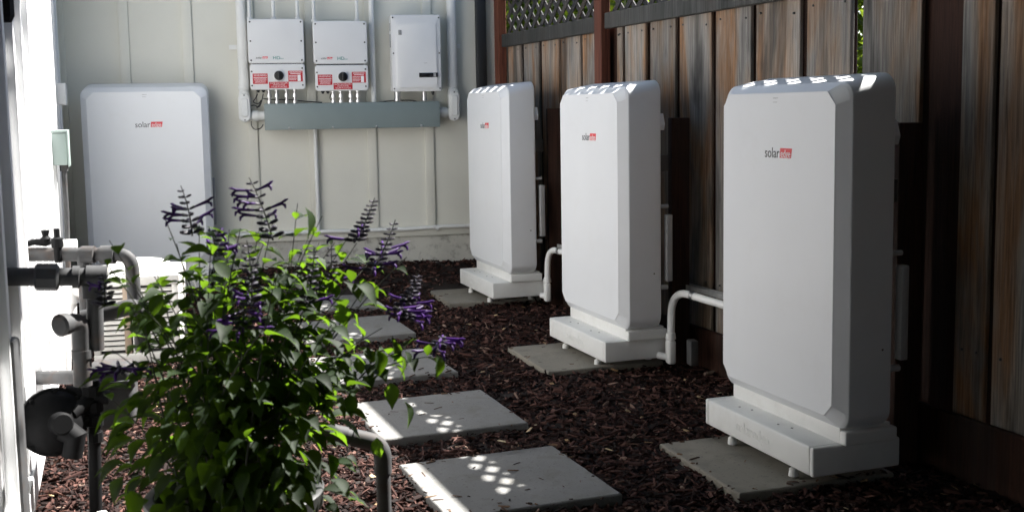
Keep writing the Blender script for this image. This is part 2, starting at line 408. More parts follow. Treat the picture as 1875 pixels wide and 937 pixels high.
# litter lying on the pavers and bed
def on_pav(x, y): return in_paver(x, y, -.02)
V = []; Fc = []
v2, f2 = chips(900, (.1, 1.9), (3.4, 7.6), .012, .05, (.003, .007), (.001, .003), lambda x, y: on_pav(x, y) and (rng.random() < .22), (.033, .036), .05)
v3, f3 = chips(9000, (.1, 2.1), (3.3, 7.7), .012, .05, (.003, .010), (.002, .005), lambda x, y: in_paver(x, y, .0) and not in_paver(x, y, -.03) and rng.random() < .55, (.028, .036), .2)
b_ = len(v2); v2 += v3; f2 += [tuple(i+b_ for i in f) for f in f3]
mb = MB(); mb.v = v2; mb.f = f2; mb.m = [0]*len(f2)
setp(mb.build('bark_litter', M_TWIG, normals=False, smooth=0), 'small dark twigs and bark bits lying on the pavers', 'litter', None, 'stuff')
v2, f2 = chips(150, (-.8, 2.6), (3.1, 7.6), .018, .035, (.010, .02), (.001, .003), lambda x, y: not in_paver(x, y, .0), (.012, .024), .3)
mb = MB(); mb.v = v2; mb.f = f2; mb.m = [0]*len(f2)
setp(mb.build('leaf_litter', M_PALE, normals=False, smooth=0), 'pale dry leaf bits scattered on the dark mulch', 'litter', None, 'stuff')

# ------------------------------------------------------------------ rear house wall (Y = WY) and left house wall
WY = 8.04
BS = .4052; B0 = -.8427
rear = thing('rear_house_wall', (0.17, WY, 0), 'grey white board and batten house wall across the back', 'house wall')
X0, X1 = -1.31, 1.665
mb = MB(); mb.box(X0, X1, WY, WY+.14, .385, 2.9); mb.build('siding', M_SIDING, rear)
k = -2
bx = B0-BS
while bx < X1-.1:
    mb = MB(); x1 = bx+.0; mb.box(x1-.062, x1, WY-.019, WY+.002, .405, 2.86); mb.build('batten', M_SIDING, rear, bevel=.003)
    bx += BS
mb = MB(); mb.box(X0+.03, X1-.004, WY-.024, WY+.003, .335, .405); mb.build('base_trim', M_SIDING, rear, bevel=.004)
mb = MB(); mb.box(X0, X1, WY-.006, WY+.16, -.3, .338); mb.build('footing', M_FOUND, rear)
mb = MB(); mb.box(X1-.088, X1+.004, WY-.022, WY+.004, .335, 2.86); mb.box(X1+.004, X1+.024, WY-.022, WY+.09, .335, 2.86); mb.build('corner_board', M_SIDING, rear, bevel=.003)
mb = MB(); mb.box(X1-.14, X1, WY+.14, WY+5, -.3, 2.9); mb.build('side_wall', M_SIDING, rear)
mb = MB(); mb.add([(X0-4, WY-.5, 2.84), (X1+.35, WY-.5, 2.84), (X1+.35, WY+4, 4.5), (X0-4, WY+4, 4.5), (X0-4, WY-.5, 2.96), (X1+.35, WY-.5, 2.96), (X1+.35, WY+4, 4.62), (X0-4, WY+4, 4.62)],
                  [(3, 2, 1, 0), (4, 5, 6, 7), (0, 1, 5, 4), (1, 2, 6, 5), (2, 3, 7, 6), (3, 0, 4, 7)]); mb.build('roof', M_ROOF, rear)

LA = R(7.0)
def LWf(s, off, z):  # s from the inner corner towards the camera, off = out from the wall
    return (X0+s*math.sin(LA)+off*math.cos(LA), WY-s*math.cos(LA)+off*math.sin(LA), z)
left = thing('left_house_wall', LWf(4, 0, 0), 'sunlit white board and batten house wall along the left', 'house wall')
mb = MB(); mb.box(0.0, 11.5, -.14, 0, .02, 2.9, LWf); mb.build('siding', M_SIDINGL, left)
mb = MB(); mb.box(0.0, 11.5, -.13, -.012, -.3, .03, LWf); mb.build('footing', M_FOUND, left)
s = .30
while s < 11.4:
    mb = MB(); mb.box(s, s+.065, -.002, .032, .12, 2.86, LWf); mb.build('batten', M_SIDINGL, left, bevel=.003); s += .4064
mb = MB(); mb.box(.0, 11.5, -.002, .042, .02, .125, LWf); mb.build('base_trim', M_SIDINGL, left, bevel=.004)
mb = MB(); mb.box(.0, .09, -.002, .026, .12, 2.86, LWf); mb.build('corner_board', M_SIDING, left, bevel=.003)
mb = MB(); c = [LWf(-.3, .30, 2.86), LWf(11.6, .30, 2.86), LWf(11.6, -4, 4.6), LWf(-.3, -4, 4.6)]
mb.add(c+[(a, b, z+.12) for a, b, z in c], [(3, 2, 1, 0), (4, 5, 6, 7), (0, 1, 5, 4), (1, 2, 6, 5), (2, 3, 7, 6), (3, 0, 4, 7)]); mb.build('roof', M_ROOF, left)

mb = MB(); mb.box(3.75, 11.5, .035, 1.62, 2.60, 2.68, LWf); mb.build('added_shade_cover', M_ROOF, left)  # unseen cover added to keep sun and sky off the near left wall
for s in (3.78, 5.2, 6.6, 8.0, 9.4, 10.8): mb = MB(); mb.box(s, s+.05, .04, 1.6, 2.47, 2.598, LWf); mb.build('added_cover_rafter', M_SIDING, left)  # added along with the shading cover above, out of view

# ------------------------------------------------------------------ fence
FA = R(8.5)
def FF(s, v, z): return (1.69+s*math.sin(FA)+v*math.cos(FA), 8.0-s*math.cos(FA)+v*math.sin(FA), z)
def FFM():   # local frame so that wood grain coordinates are per board
    return Matrix.Rotation(-FA, 4, 'Z')
FTOP = 2.075
fence = thing('wooden_fence', FF(2.4, 0, -.1), 'weathered redwood board fence with dark lattice top, behind the batteries', 'fence')
FRAME[fence] = Matrix.Translation(Vector(FF(2.4, 0, -.1)))
def fence_box(name, m, s0, s1, v0, v1, z0, z1, bevel=.003, warp=0.0):
    mb = MB(); rr_ = random.Random(int(s0*1000)+7)
    if warp:
        n = 6; loops = []
        o0, o1 = rr_.uniform(-1, 1), rr_.uniform(-1, 1)
        for i in range(n+1):
            t = i/n; z = z0+(z1-z0)*t; ds = warp*(o0*t*t+.5*o1*math.sin(t*4+o0*3)); dv = warp*.6*(o1*t+.4*math.sin(3*t+o1*5))
            loops.append([FF(s0+ds, v0+dv, z), FF(s1+ds, v0+dv, z), FF(s1+ds, v1+dv, z), FF(s0+ds, v1+dv, z)])
        mb.loft(loops); return mb.build(name, m, fence, bevel=bevel, seg=1, smooth=25)
    mb.box(s0, s1, v0, v1, z0, z1, FF); return mb.build(name, m, fence, bevel=bevel, seg=1, smooth=25)
EDG = [.111, .343, .404, .668, .724, .995, 1.039, 1.326, 1.369, 1.643, 1.829, 1.894, 1.938, 2.182, 2.227, 2.495, 2.543, 2.851, 2.899, 3.198,
       3.236, 3.567, 3.625, 3.913, 3.98, 4.309, 4.514, 4.662, 4.693, 4.95]
s = 5.0
while s < 9.6: EDG += [s, s+.245]; s += .295
for i in range(0, len(EDG), 2):
    bd_ = fence_box('board', M_FENCE, EDG[i], EDG[i+1], 0, .019, .115+.004*math.sin(i), 1.70 if EDG[i] < 5.35 else 1.985, warp=.006)
    if EDG[i] < 5:
        for ds in (.04, EDG[i+1]-EDG[i]-.04):
            if EDG[i+1]-EDG[i] < .1 and ds > .04: continue
            for zn in (1.615+.012*math.sin(i*3.1+ds*40), .36):
                mb = MB(); p_ = Vector(FF(EDG[i]+ds, .004, zn)); mb.disc_stack(p_, (-math.cos(FA), -math.sin(FA), 0), [(0, .005), (.0075, .005), (.009, .003)], 8); mb.build('nail', M_SCREW, bd_)
for i in range(1, len(EDG)-1, 2):                                   # boards behind the gaps
    a, b = EDG[i], EDG[i+1]
    if abs(a-3.913) < .01:   a2, b2 = a-.14, a-.012                 # slit where daylight shows
    elif abs(a-4.309) < .01: a2, b2 = a-.09, b+.03
    else: a2, b2 = a-.05, b+.05
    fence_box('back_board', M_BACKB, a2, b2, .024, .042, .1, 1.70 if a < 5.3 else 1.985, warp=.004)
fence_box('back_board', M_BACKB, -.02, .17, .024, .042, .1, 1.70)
POSTS = [(-.045, .07), (1.645, 1.775), (5.30, 5.42), (8.9, 9.02)]
POSTS = [(-.005, .085), (1.662, 1.757), (5.30, 5.39), (8.9, 8.99)]
for a, b in POSTS: fence_box('post', M_POST, a, b, -.062, -.003, -.2, FTOP+.02, .004)
PAN = [(.087, 1.660, 1.652), (1.759, 5.298, 1.662), (5.392, 8.898, 1.662)]
for a, b, z in PAN:
    fence_box('rail', M_RAIL, a, b, -.042, -.004, z, z+.088, .004)
    fence_box('back_rail', M_RAIL, a, b, .046, .084, z-.01, z+.088, .004)
    fence_box('top_rail', M_RAIL, a, b, -.042, .05, FTOP-.10, FTOP, .004)
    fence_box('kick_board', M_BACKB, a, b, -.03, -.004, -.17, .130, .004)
# lattice laths, each its own piece: two crossed layers, clipped to the panel
LP, LV = .145, .118
ang = math.atan2(LV, LP)
def lath(a, b, z0, z1, c0, sgn, v):
    # line: z = z0 + sgn*(LV/LP)*(s-c0)
    pts = []
    k = sgn*LV/LP
    for s_ in (a, b):
        z = z0+k*(s_-c0)
        if z0 <= z <= z1: pts.append((s_, z))
    for z in (z0, z1):
        s_ = c0+(z-z0)/k
        if a < s_ < b: pts.append((s_, z))
    if len(pts) < 2: return
    pts = sorted(pts)[:: max(1, len(pts)-1)]; (sa, za), (sb, zb) = pts[0], pts[-1]
    if math.hypot(sb-sa, zb-za) < .05: return
    dx, dz = sb-sa, zb-za; l = math.hypot(dx, dz); nx_, nz_ = -dz/l*.0175, dx/l*.0175
    mb = MB()
    q = [(sa+nx_, za+nz_), (sa-nx_, za-nz_), (sb-nx_, zb-nz_), (sb+nx_, zb+nz_)]
    mb.loft([[FF(s_, v, z) for s_, z in q], [FF(s_, v+.007, z) for s_, z in q]])
    mb.build('lattice_lath', M_LATT, fence, smooth=0)
for a, b, z in PAN[:2]:
    z0, z1 = z+.088, FTOP-.098
    for sgn, v in ((1, .004), (-1, .0125)):
        c = a-(z1-z0)*LP/LV if sgn > 0 else a
        e_ = b if sgn > 0 else b+(z1-z0)*LP/LV
        while c < e_:
            lath(a, b, z0-.01, z1+.01, c, sgn, v); c += LP
# ------------------------------------------------------------------ battery support posts
SP = [((1.79, 6.96), 1.22, 'short red brown timber post between the farthest and middle fence batteries'),
      ((2.005, 5.33), 1.165, 'short dark timber post behind the middle fence battery'),
      ((2.25, 3.69), 1.15, 'short dark timber post behind the nearest battery')]
for (x, y), zt, lab in SP:
    mb = MB(); h = .045; c, s_ = math.cos(FA), math.sin(FA)
    mb.box(-h, h, -h, h, ground_z(x, y)-.1, zt, lambda u, v, z: (x+u*c+v*s_, y-u*s_+v*c, z))
    mb.solo('support_post', M_BACKB, (x, y, ground_z(x, y)), lab, 'post', 'timber posts behind the batteries', bevel=.004)

# ------------------------------------------------------------------ batteries
BW, BH = .79, 1.1705
def rr_loop(x0, x1, z0, z1, r, y, n=6, chamfer=False):
    pts = []
    for cx, cz, a0 in ((x1-r, z0+r, -90), (x1-r, z1-r, 0), (x0+r, z1-r, 90), (x0+r, z0+r, 180)):
        for k in range(n+1):
            if chamfer:
                a = R(a0); b = R(a0+90); t = k/n
                px = math.cos(a)*(1-t)+math.cos(b)*t; pz = math.sin(a)*(1-t)+math.sin(b)*t
            else:
                a = R(a0+90*k/n); px, pz = math.cos(a), math.sin(a)
            pts.append((cx+r*px, y, cz+r*pz))
    return pts
def battery_meshes():
    D = {}
    z0 = .1515; top = z0+BH
    def L(inset, y, r, dt=0.0, ch=False, ib=0.0): return rr_loop(inset, BW-inset, z0+inset+ib, top-inset+dt, r, y, 8, ch)
    mb = MB()
    prof = [(.030, .2125, .05, .012), (.016, .2118, .054, .015), (.008, .2095, .057, .0165), (.003, .206, .059, .017), (.0006, .201, .06, .0165), (0, .196, .06, .016), (0, .12, .058, .004), (0, .046, .056, -.012)]
    for k in range(1, 7):                                           # rolled rim, then a flat bevel to the front panel
        an = R(55*k/6); prof.append((.012*(1-math.cos(an)), .046-.012*math.sin(an), .055, -.0125))
    i0, y0_ = prof[-1][0], prof[-1][1]
    prof += [(i0+.004, y0_-.0042, .052, -.012)]
    mb.loft([L(*p) for p in prof]+[L(.0395, .0030, .045, -.002, True)], True, True)
    D['housing'] = mb.mesh('housing', M_BATT, smooth=13)
    mb = MB()
    mb.loft([L(.0400, .0032, .045, -.002, True), L(.0405, .0010, .044, -.002, True), L(.0425, 0, .042, -.002, True)], False, True)
    D['front_panel'] = mb.mesh('front_panel', M_PANEL, smooth=20)
    cx = .422; cz = top-.253
    D['logo_text'] = text_mesh('solar', .052, M_LOGO_DK, align='RIGHT', sx=.92)
    mb = MB(); s_ = .003
    mb.loft([[(cx+.006, y, cz-.017), (cx+.076, y, cz-.017), (cx+.082, y, cz+.017), (cx+.010, y, cz+.017)] for y in (-.0002, -.001)])
    D['logo_block'] = mb.mesh('logo_block', M_LOGO_RED, smooth=0)
    D['logo_letters'] = text_mesh('edge', .038, M_LOGO_WH, align='CENTER', sx=.86)
    mb = MB()
    mb.box(.383, .413, -.0008, 0, top-.062, top-.060); mb.box(.383, .409, -.0008, 0, top-.076, top-.0745)
    D['print_mark'] = mb.mesh('print_mark', M_GREY, smooth=0)
    # rear bracket strip at the near side and its fixings
    mb = MB(); mb.box(BW-.02, BW+.014, .232, .262, .38, .70); D['bracket'] = mb.mesh('bracket', M_GREY, bevel=.004)
    mb = MB(); mb.cyl((BW-.012, .205, .35), (BW-.012, .245, .35), .012, 12); D['fixing_low'] = mb.mesh('fixing', M_GREY)
    mb = MB(); mb.cyl((BW-.014, .205, .74), (BW-.014, .25, .74), .009, 12); D['fixing_high'] = mb.mesh('fixing', M_GREY)
    mb = MB(); mb.loft([[(BW-.05, y_, 1.11), (BW-.022, y_, 1.10), (BW-.012, y_, 1.13), (BW-.03, y_, 1.18), (BW-.05, y_, 1.18)] for y_ in (.213, .236)]); D['hanger'] = mb.mesh('hanger', M_BATT, bevel=.002)
    mb = MB(); mb.box(.1, .69, .213, .30, .9, .98); D['wall_rail'] = mb.mesh('wall_rail', M_SCREW, bevel=.004)
    mb = MB(); mb.cyl((BW-.0005, .17, .42), (BW+.0006, .17, .42), .004, 10); D['side_screw'] = mb.mesh('side_screw', M_SCREW)
    # stand
    sx0, sx1 = BW/2-.3607, BW/2+.3607
    mb = MB(); mb.box(sx0+.022, sx1-.022, -.0743, .2762, 0, .1007); D['plinth'] = mb.mesh('plinth', M_STAND, bevel=.0075, seg=3)
    caps = []
    for a, b in ((sx0, sx0+.0215), (sx1-.0215, sx1)):
        m2 = MB(); m2.box(a, b, -.0743, .2762, 0, .1007); caps.append(m2.mesh('end_cap', M_STAND, bevel=.007, seg=3))
    D['caps'] = caps
    mb = MB(); mb.box(.052, .742, .040, .245, .0995, .154); D['neck'] = mb.mesh('neck', M_STAND, bevel=.004)
    mb = MB(); mb.box(.742, .778, .038, .247, .0995, .1465); D['neck_cap'] = mb.mesh('neck_cap', M_STAND, bevel=.007, seg=3)
    mb = MB(); mb.tube([(0, 0, .003), (0, 0, -.012)], .007, 10); mb.disc_stack((0, 0, -.012), (0, 0, -1), [(0, .009), (.006, .016), (.030, .018)], 14)
    D['foot'] = mb.mesh('foot', M_STAND)
    mb = MB(); mb.cyl((0, 0, 0), (0, 0, .0015), .0045, 10); D['bolt'] = mb.mesh('bolt', M_SCREW)
    D['emboss'] = text_mesh('solaredge', .062, M_STAND, ext=.0009, align='CENTER', sx=.95)
    return D
BD = battery_meshes()
TOP = .1515+BH
def battery(x, y, z, t, label, group='white wall batteries', tilt=(0, 0), feet=True):
    b = thing('home_battery', (x, y, z), label, 'battery', group, -R(t))
    b.rotation_euler = (R(tilt[0]), R(tilt[1]), -R(t))
    link_mesh('housing', BD['housing'], b)
    fp = link_mesh('front_panel', BD['front_panel'], b)
    cx = .422; cz = TOP-.253
    link_mesh('logo_text', BD['logo_text'], fp, Matrix.Translation((cx+.004, -.0004, cz-.002)))
    lb = link_mesh('logo_block', BD['logo_block'], fp)
    link_mesh('logo_letters', BD['logo_letters'], fp, Matrix.Translation((cx+.043, -.0013, cz-.003)))
    link_mesh('print_mark', BD['print_mark'], fp)
    for k in ('bracket', 'hanger', 'wall_rail', 'side_screw'): link_mesh(k, BD[k], b)
    for k in ('fixing_low', 'fixing_high'): link_mesh('fixing', BD[k], b)
    st = link_mesh('stand', BD['plinth'], b)
    for m in BD['caps']: link_mesh('end_cap', m, st)
    link_mesh('neck', BD['neck'], st); link_mesh('neck_cap', BD['neck_cap'], st)
    link_mesh('embossed_lettering', BD['emboss'], st, Matrix.Translation((BW/2-.02, -.0749, .052)))
    for u in (.19, .60):
        for v in (-.045, .23): link_mesh('foot', BD['foot'], st, Matrix.Translation((u, v, 0)))
    for u, v in ((.20, -.02), (.255, .0), (.46, -.018), (.52, .0)): link_mesh('bolt', BD['bolt'], st, Matrix.Translation((u, v, .1005)))
    return b
battery(1.344, 7.616, .0499, 83.29, 'farthest of the three white batteries along the fence, nearest the rear wall', tilt=(0, 0))
battery(1.5313, 5.8835, .0084, 82.54, 'middle of the three white batteries along the fence', tilt=(0, 0))
battery(1.7233, 4.1515, -.0172, 82.58, 'nearest and largest white battery at the right, beside the fence', tilt=(0, 0))
battery(-1.1336, 7.73, .0916, 0, 'white battery against the rear wall, behind the leafy plant', tilt=(0, 0))

# ------------------------------------------------------------------ conduits beside the fence batteries
def fence_conduit(pa, pb, label):
    """pa = fitting at the stand, pb = far end on the fence strut"""
    pass
def conduit_set(end, bend, low, entry, label, lab2, strut0, strut1):
    base = (low[0], low[1], ground_z(low[0], low[1]))
    c = thing('electrical_conduit', base, label, 'conduit', 'white conduits feeding the fence batteries')
    path = elbow_path([end, bend, low], .26, 12)
    mb = MB(); mb.tube(path, .0185, 14); mb.build('pipe', M_PVCW, c)
    lo = Vector(low); mb = MB(); mb.disc_stack(lo+Vector((0, 0, .045)), (0, 0, -1), [(0, .022), (.02, .025), (.03, .025)], 16); mb.build('coupling', M_PVCW, c)
    mb = MB(); mb.box(lo.x-.02, lo.x+.02, lo.y-.028, lo.y+.028, lo.z-.105, lo.z+.012); mb.build('elbow_body', M_PVCW, c, bevel=.012, seg=3)
    mb = MB(); mb.cyl((lo.x, lo.y, lo.z-.075), entry, .017, 14); mb.build('nipple', M_PVCW, c)
    mb = MB(); e = Vector(end); b = Vector(bend)
    for t in (.25, .8):
        q = b.lerp(e, t); d = (e-b).normalized()
        mb = MB(); mb.tube([q-d*.012, q+d*.012], .022, 14); mb.build('clamp', M_STEEL, c)
    s_ = MB(); a, b2 = Vector(strut0), Vector(strut1); d = (b2-a).normalized(); n_ = Vector((d.y, -d.x, 0)).normalized()
    def fr(u, v, z): return tuple(a+d*u+n_*v+Vector((0, 0, z)))
    l = (b2-a).length
    s_.box(0, l, -.02, .02, -.003, 0, fr); s_.box(0, l, -.02, -.017, 0, .02, fr); s_.box(0, l, .017, .02, 0, .02, fr)
    for u in (.04, .12, l*.6): s_.tube([fr(u, 0, -.03), fr(u, 0, .035)], .006, 8)
    s_.solo('strut_channel', M_STRUT, a-Vector((0, 0, .02)), lab2, 'bracket', 'steel strut channels on the fence', bevel=0)
conduit_set(FF(3.45, -.09, .30), at(1230, 530, 5.16), at(1228, 626, 5.10), at(1206, 650, 5.16), 'curved white conduit entering the stand of the middle fence battery',
            'steel strut channel beside the nearest battery, carrying a conduit', tuple(Vector(at(1238, 521, 5.42))), FF(3.6, -.06, .325))
conduit_set(FF(1.75, -.09, .35), at(1003, 455, 6.88), at(1002, 521, 6.85), at(990, 540, 6.88), 'curved white conduit entering the stand of the farthest fence battery',
            'steel strut channel between the farthest and middle fence batteries', tuple(Vector(at(1011, 449, 7.05))), FF(1.9, -.06, .375))
# small grey riser box behind the middle conduit
p = at(1268, 660, 5.0)
mb = MB(); mb.box(p.x-.02, p.x+.02, p.y-.03, p.y+.03, p.z-.02, p.z+.10); mb.solo('riser_box', M_GALV, p, 'small grey conduit box on the ground behind the middle battery stand', 'electrical box', bevel=.006)

# ------------------------------------------------------------------ wall equipment
FYI = WY-.165                                                       # inverter fronts
def screw(parent, x, y, z, r=.006):
    mb = MB(); mb.cyl((x, y+.002, z), (x, y-.0025, z), r, 10); mb.build('screw', M_SCREW, parent)
def lettering(parent, body, size, m, x, y, z, align='CENTER', sx=1.0):
    me = text_mesh(body, size, m, align=align, sx=sx)
    o = link_mesh('lettering', me, parent); base = FRAME[parent].inverted() @ Vector((x, y, z)); o.location = base; return o
def warn_label(par, x0, x1, z0, z1, y, lines, patch=None):
    mb = MB(); mb.box(x0, x1, y-.0012, y-.0002, z0, z1); lb = mb.build('warning_label', M_RED, par, smooth=0)
    mb = MB(); n = 0
    for kind, val, zf, sz in lines:
        zz = z1-(z1-z0)*zf
        if kind == 't': lettering(par, val, sz, M_LOGO_WH, (x0+x1)/2, y-.0017, zz, sx=.95)
        else:
            a, b = val; mb.box(x0+(x1-x0)*a, x0+(x1-x0)*b, y-.0018, y-.0013, zz-sz/2, zz+sz/2); n += 1
    if patch:
        a, b, c, d = patch; mb.box(x0+(x1-x0)*a, x0+(x1-x0)*b, y-.0018, y-.0013, z1-(z1-z0)*d, z1-(z1-z0)*c); n += 1
    if n: mb.build('fine_print', M_LOGO_WH, lb, smooth=0)
def rcase(x0, x1, z0, z1, y0, y1, r=.018):
    mb = MB()
    mb.loft([rr_loop(x0, x1, z0, z1, r, y1, 5), rr_loop(x0, x1, z0, z1, r, y0+.022, 5), rr_loop(x0-.004, x1+.004, z0-.004, z1+.004, r, y0+.020, 5),
             rr_loop(x0-.004, x1+.004, z0-.004, z1+.004, r, y0+.006, 5), rr_loop(x0, x1, z0, z1, r, y0+.001, 5), rr_loop(x0+.006, x1-.006, z0+.006, z1-.006, r*.8, y0, 5)])
    return mb
def inverter(x0, x1, zu0, zu1, zl0, zl1, label, nip, tops):
    y = FYI
    t = thing('solar_inverter', ((x0+x1)/2, WY, zl0), label, 'inverter', 'pair of solar inverters on the rear wall')
    up = rcase(x0, x1, zu0, zu1, y, WY-.03).build('upper_case', M_CASE, t, smooth=25)
    lo = rcase(x0+.006, x1, zl0, zl1, y, WY-.05).build('switch_case', M_CASE, t, smooth=25)
    mb = MB(); mb.box(x0+.02, x1-.02, y+.05, WY, zl1-.01, zu0+.01); mb.box(x0+.03, x1-.03, WY-.04, WY, zu0+.03, zu1-.03); mb.build('spine', M_BLACK, t)
    for x in (x0+.014, x1-.014):
        for z in (zu0+.016, (zu0+zu1)/2, zu1-.016): screw(up, x, y, z)
        for z in (zl0+.025, zl1-.025 if x > x0+.1 else zl1-.045): screw(lo, x, y, z)
    w_ = x1-x0
    # brand marks
    lettering(up, 'solar', .021, M_LOGO_DK, x0+w_*.235, y-.0008, zu0+.033, 'RIGHT', .95)
    mb = MB(); mb.loft([[(x0+w_*.24, yy, zu0+.026), (x0+w_*.335, yy, zu0+.026), (x0+w_*.345, yy, zu0+.041), (x0+w_*.245, yy, zu0+.041)] for yy in (y-.0003, y-.0012)])
    lb = mb.build('logo_block', M_LOGO_RED, up, smooth=0)
    lettering(up, 'edge', .018, M_LOGO_WH, x0+w_*.291, y-.0016, zu0+.0325, 'CENTER', .9)
    lettering(up, 'HD', .031, M_TEAL, x0+w_*.50, y-.0008, zu0+.031, 'CENTER', 1.1)
    lettering(up, 'wave', .014, M_TEAL, x0+w_*.59, y-.0008, zu0+.027, 'CENTER', 1.0)
    # rotary switch
    kx, kz = x0+w_*.53, (zl0+zl1)/2+.008
    mb = MB(); mb.box(kx-.036, kx+.036, y-.003, y+.001, kz-.036, kz+.036); sp = mb.build('switch_plate', M_CASE, t, bevel=.002)
    mb = MB(); mb.disc_stack((kx, y-.003, kz), (0, -1, 0), [(0, .032), (.012, .032), (.016, .029)], 28); mb.box(kx-.007, kx+.007, y-.040, y-.018, kz-.029, kz+.029)
    mb.build('switch_knob', M_BLACK, t, bevel=.002)
    ln = lambda a, b, z, h=.004: ('b', (a, b), z, h)
    h = zl1-zl0
    warn_label(t, x0+w_*.055, x0+w_*.325, zl0+h*.22, zl0+h*.64, y, [('t', 'WARNING', .18, .0185), ln(.05, .95, .40), ln(.10, .9, .52, .0025), ln(.08, .92, .63, .0025), ln(.15, .85, .74, .0025), ln(.12, .86, .85, .0025)])
    warn_label(t, x0+w_*.70, x0+w_*.965, zl0+h*.30, zl0+h*.74, y, [ln(.08, .92, .12), ln(.14, .86, .27), ln(.05, .6, .45, .003), ln(.05, .58, .58, .003), ln(.05, .6, .71, .003), ln(.05, .55, .84, .003)], patch=(.64, .86, .38, .96))
    warn_label(t, x0+w_*.345, x0+w_*.705, zl0+.006, zl0+h*.295, y, [('t', 'RAPID SHUTDOWN', .22, .0135), ('t', 'SWITCH FOR', .50, .0135), ('t', 'SOLAR PV SYSTEM', .79, .0135)])
    # steel nipples with couplings down to the wireway
    for x in nip:
        zt, zb = zl0+.004, 1.2835
        mb = MB(); mb.cyl((x, y+.07, zt), (x, y+.07, zb), .0105, 14); l = zt-zb
        for f, r in ((.02, .017), (.34, .0155), (.45, .0175), (.80, .0165), (.93, .0165)):
            mb.tube([(x, y+.07, zt-l*f), (x, y+.07, zt-l*f-.012)], r, 8)
        mb.build('conduit_nipple', M_STEEL, t)
    for i in (0, 1):
        x = x0+.052+i*.034; mb = MB(); mb.disc_stack((x, y+.05, zl0+.003), (0, 0, -1), [(0, .013), (.014, .013), (.015, .009), (.024, .008)], 12); mb.build('cable_gland', M_BLACK, t)
    return t
def pxx(px, py=176): return at(px, py, FYI+.07).x
inverter(-.069, .2925, 1.556, 1.842, 1.380, 1.543, 'left one of the two inverters with red warning labels on the rear wall', [pxx(q) for q in (493, 507, 525, 540)], None)
inverter(.361, .7165, 1.549, 1.828, 1.367, 1.5325, 'right one of the two inverters with red warning labels, beside the tall plain inverter', [pxx(q) for q in (610, 624, 642, 655)], None)

# third, taller inverter
y = WY-.20
t3 = thing('storage_inverter', (1.05, WY, 1.349), 'tall plain white inverter with small dark display, rightmost on the rear wall', 'inverter')
x0, x1, z0, z1 = .884, 1.222, 1.352, 1.872
mb = MB()
mb.loft([rr_loop(x0+.004, x1-.004, z0+.004, z1-.004, .008, WY-.02, 3), rr_loop(x0, x1, z0, z1, .008, y+.055, 3), rr_loop(x0, x1, z0, z1, .008, y+.018, 3), rr_loop(x0+.003, x1-.003, z0+.003, z1-.003, .008, y+.014, 3),
         rr_loop(x0+.020, x1-.020, z0+.012, z1-.024, .02, y+.012, 3), rr_loop(x0+.036, x1-.034, z0+.03, z1-.055, .03, y, 3)])
case = mb.build('case', M_CASE, t3, smooth=25)
for x in (x0+.011, x1-.011):
    for z in (z0+.02, (z0+z1)/2, z1-.02): screw(case, x, y+.0125, z, .0055)
mb = MB(); mb.box(1.066, 1.195, y-.003, y+.001, 1.447, 1.478); ds = mb.build('display', M_GLASS, t3, bevel=.001)
mb = MB(); mb.box(1.165, 1.183, y-.0042, y-.0028, 1.451, 1.474); mb.build('display_button', M_GREY, ds)
mb = MB(); mb.box(x0+.046, x0+.068, y-.003, y, 1.735, 1.768); mb.build('badge', M_GREY, t3, bevel=.002)
mb = MB(); mb.box(1.10, 1.125, y-.0012, y, 1.543, 1.545); mb.build('print_mark', M_GREY, t3, smooth=0)
mb = MB(); mb.box(x0-.003, x0+.001, y+.07, y+.10, 1.655, 1.745); mb.box(x0-.003, x0+.001, y+.07, y+.09, 1.765, 1.82); mb.build('side_vent', M_GREY, t3, bevel=.001)
for px, r in ((728, .022), (777, .0165)):
    x = at(px, 176, y+.09).x
    mb = MB(); mb.disc_stack((x, y+.09, z0+.006), (0, 0, -1), [(0, r*1.12), (.014, r*1.12), (.0145, r), (.05, r), (.0505, r*1.15), (.069, r*1.15)], 18); mb.build('conduit_nipple', M_STEEL, t3)
mb = MB(); mb.disc_stack((1.17, y+.09, z0+.004), (0, 0, -1), [(0, .011), (.018, .011), (.019, .007), (.03, .007)], 12); mb.build('cable_gland', M_BLACK, t3)

# wireway
t4 = thing('wireway_box', (.613, WY, 1.108), 'long grey steel wireway box below the inverters', 'electrical box')
mb = MB(); mb.box(.022, 1.205, WY-.145, WY-.001, 1.112, 1.284); mb.build('trough', M_GUTTER, t4, bevel=.002)
mb = MB(); mb.box(.017, 1.210, WY-.152, WY-.1455, 1.106, 1.280); mb.box(.017, 1.21, WY-.1455, WY-.1255, 1.2805, 1.2875) if False else None
cv = mb.build('cover', M_GUTTER, t4, bevel=.002)
for px in (530, 610, 690, 772):
    x = at(px, 230, WY-.15).x; mb = MB(); mb.disc_stack((x, WY-.152, 1.118), (0, -1, 0), [(0, .008), (.003, .008), (.006, .004)], 10); mb.box(x-.011, x+.011, WY-.156, WY-.150, 1.104, 1.110); mb.build('latch', M_STEEL, t4)

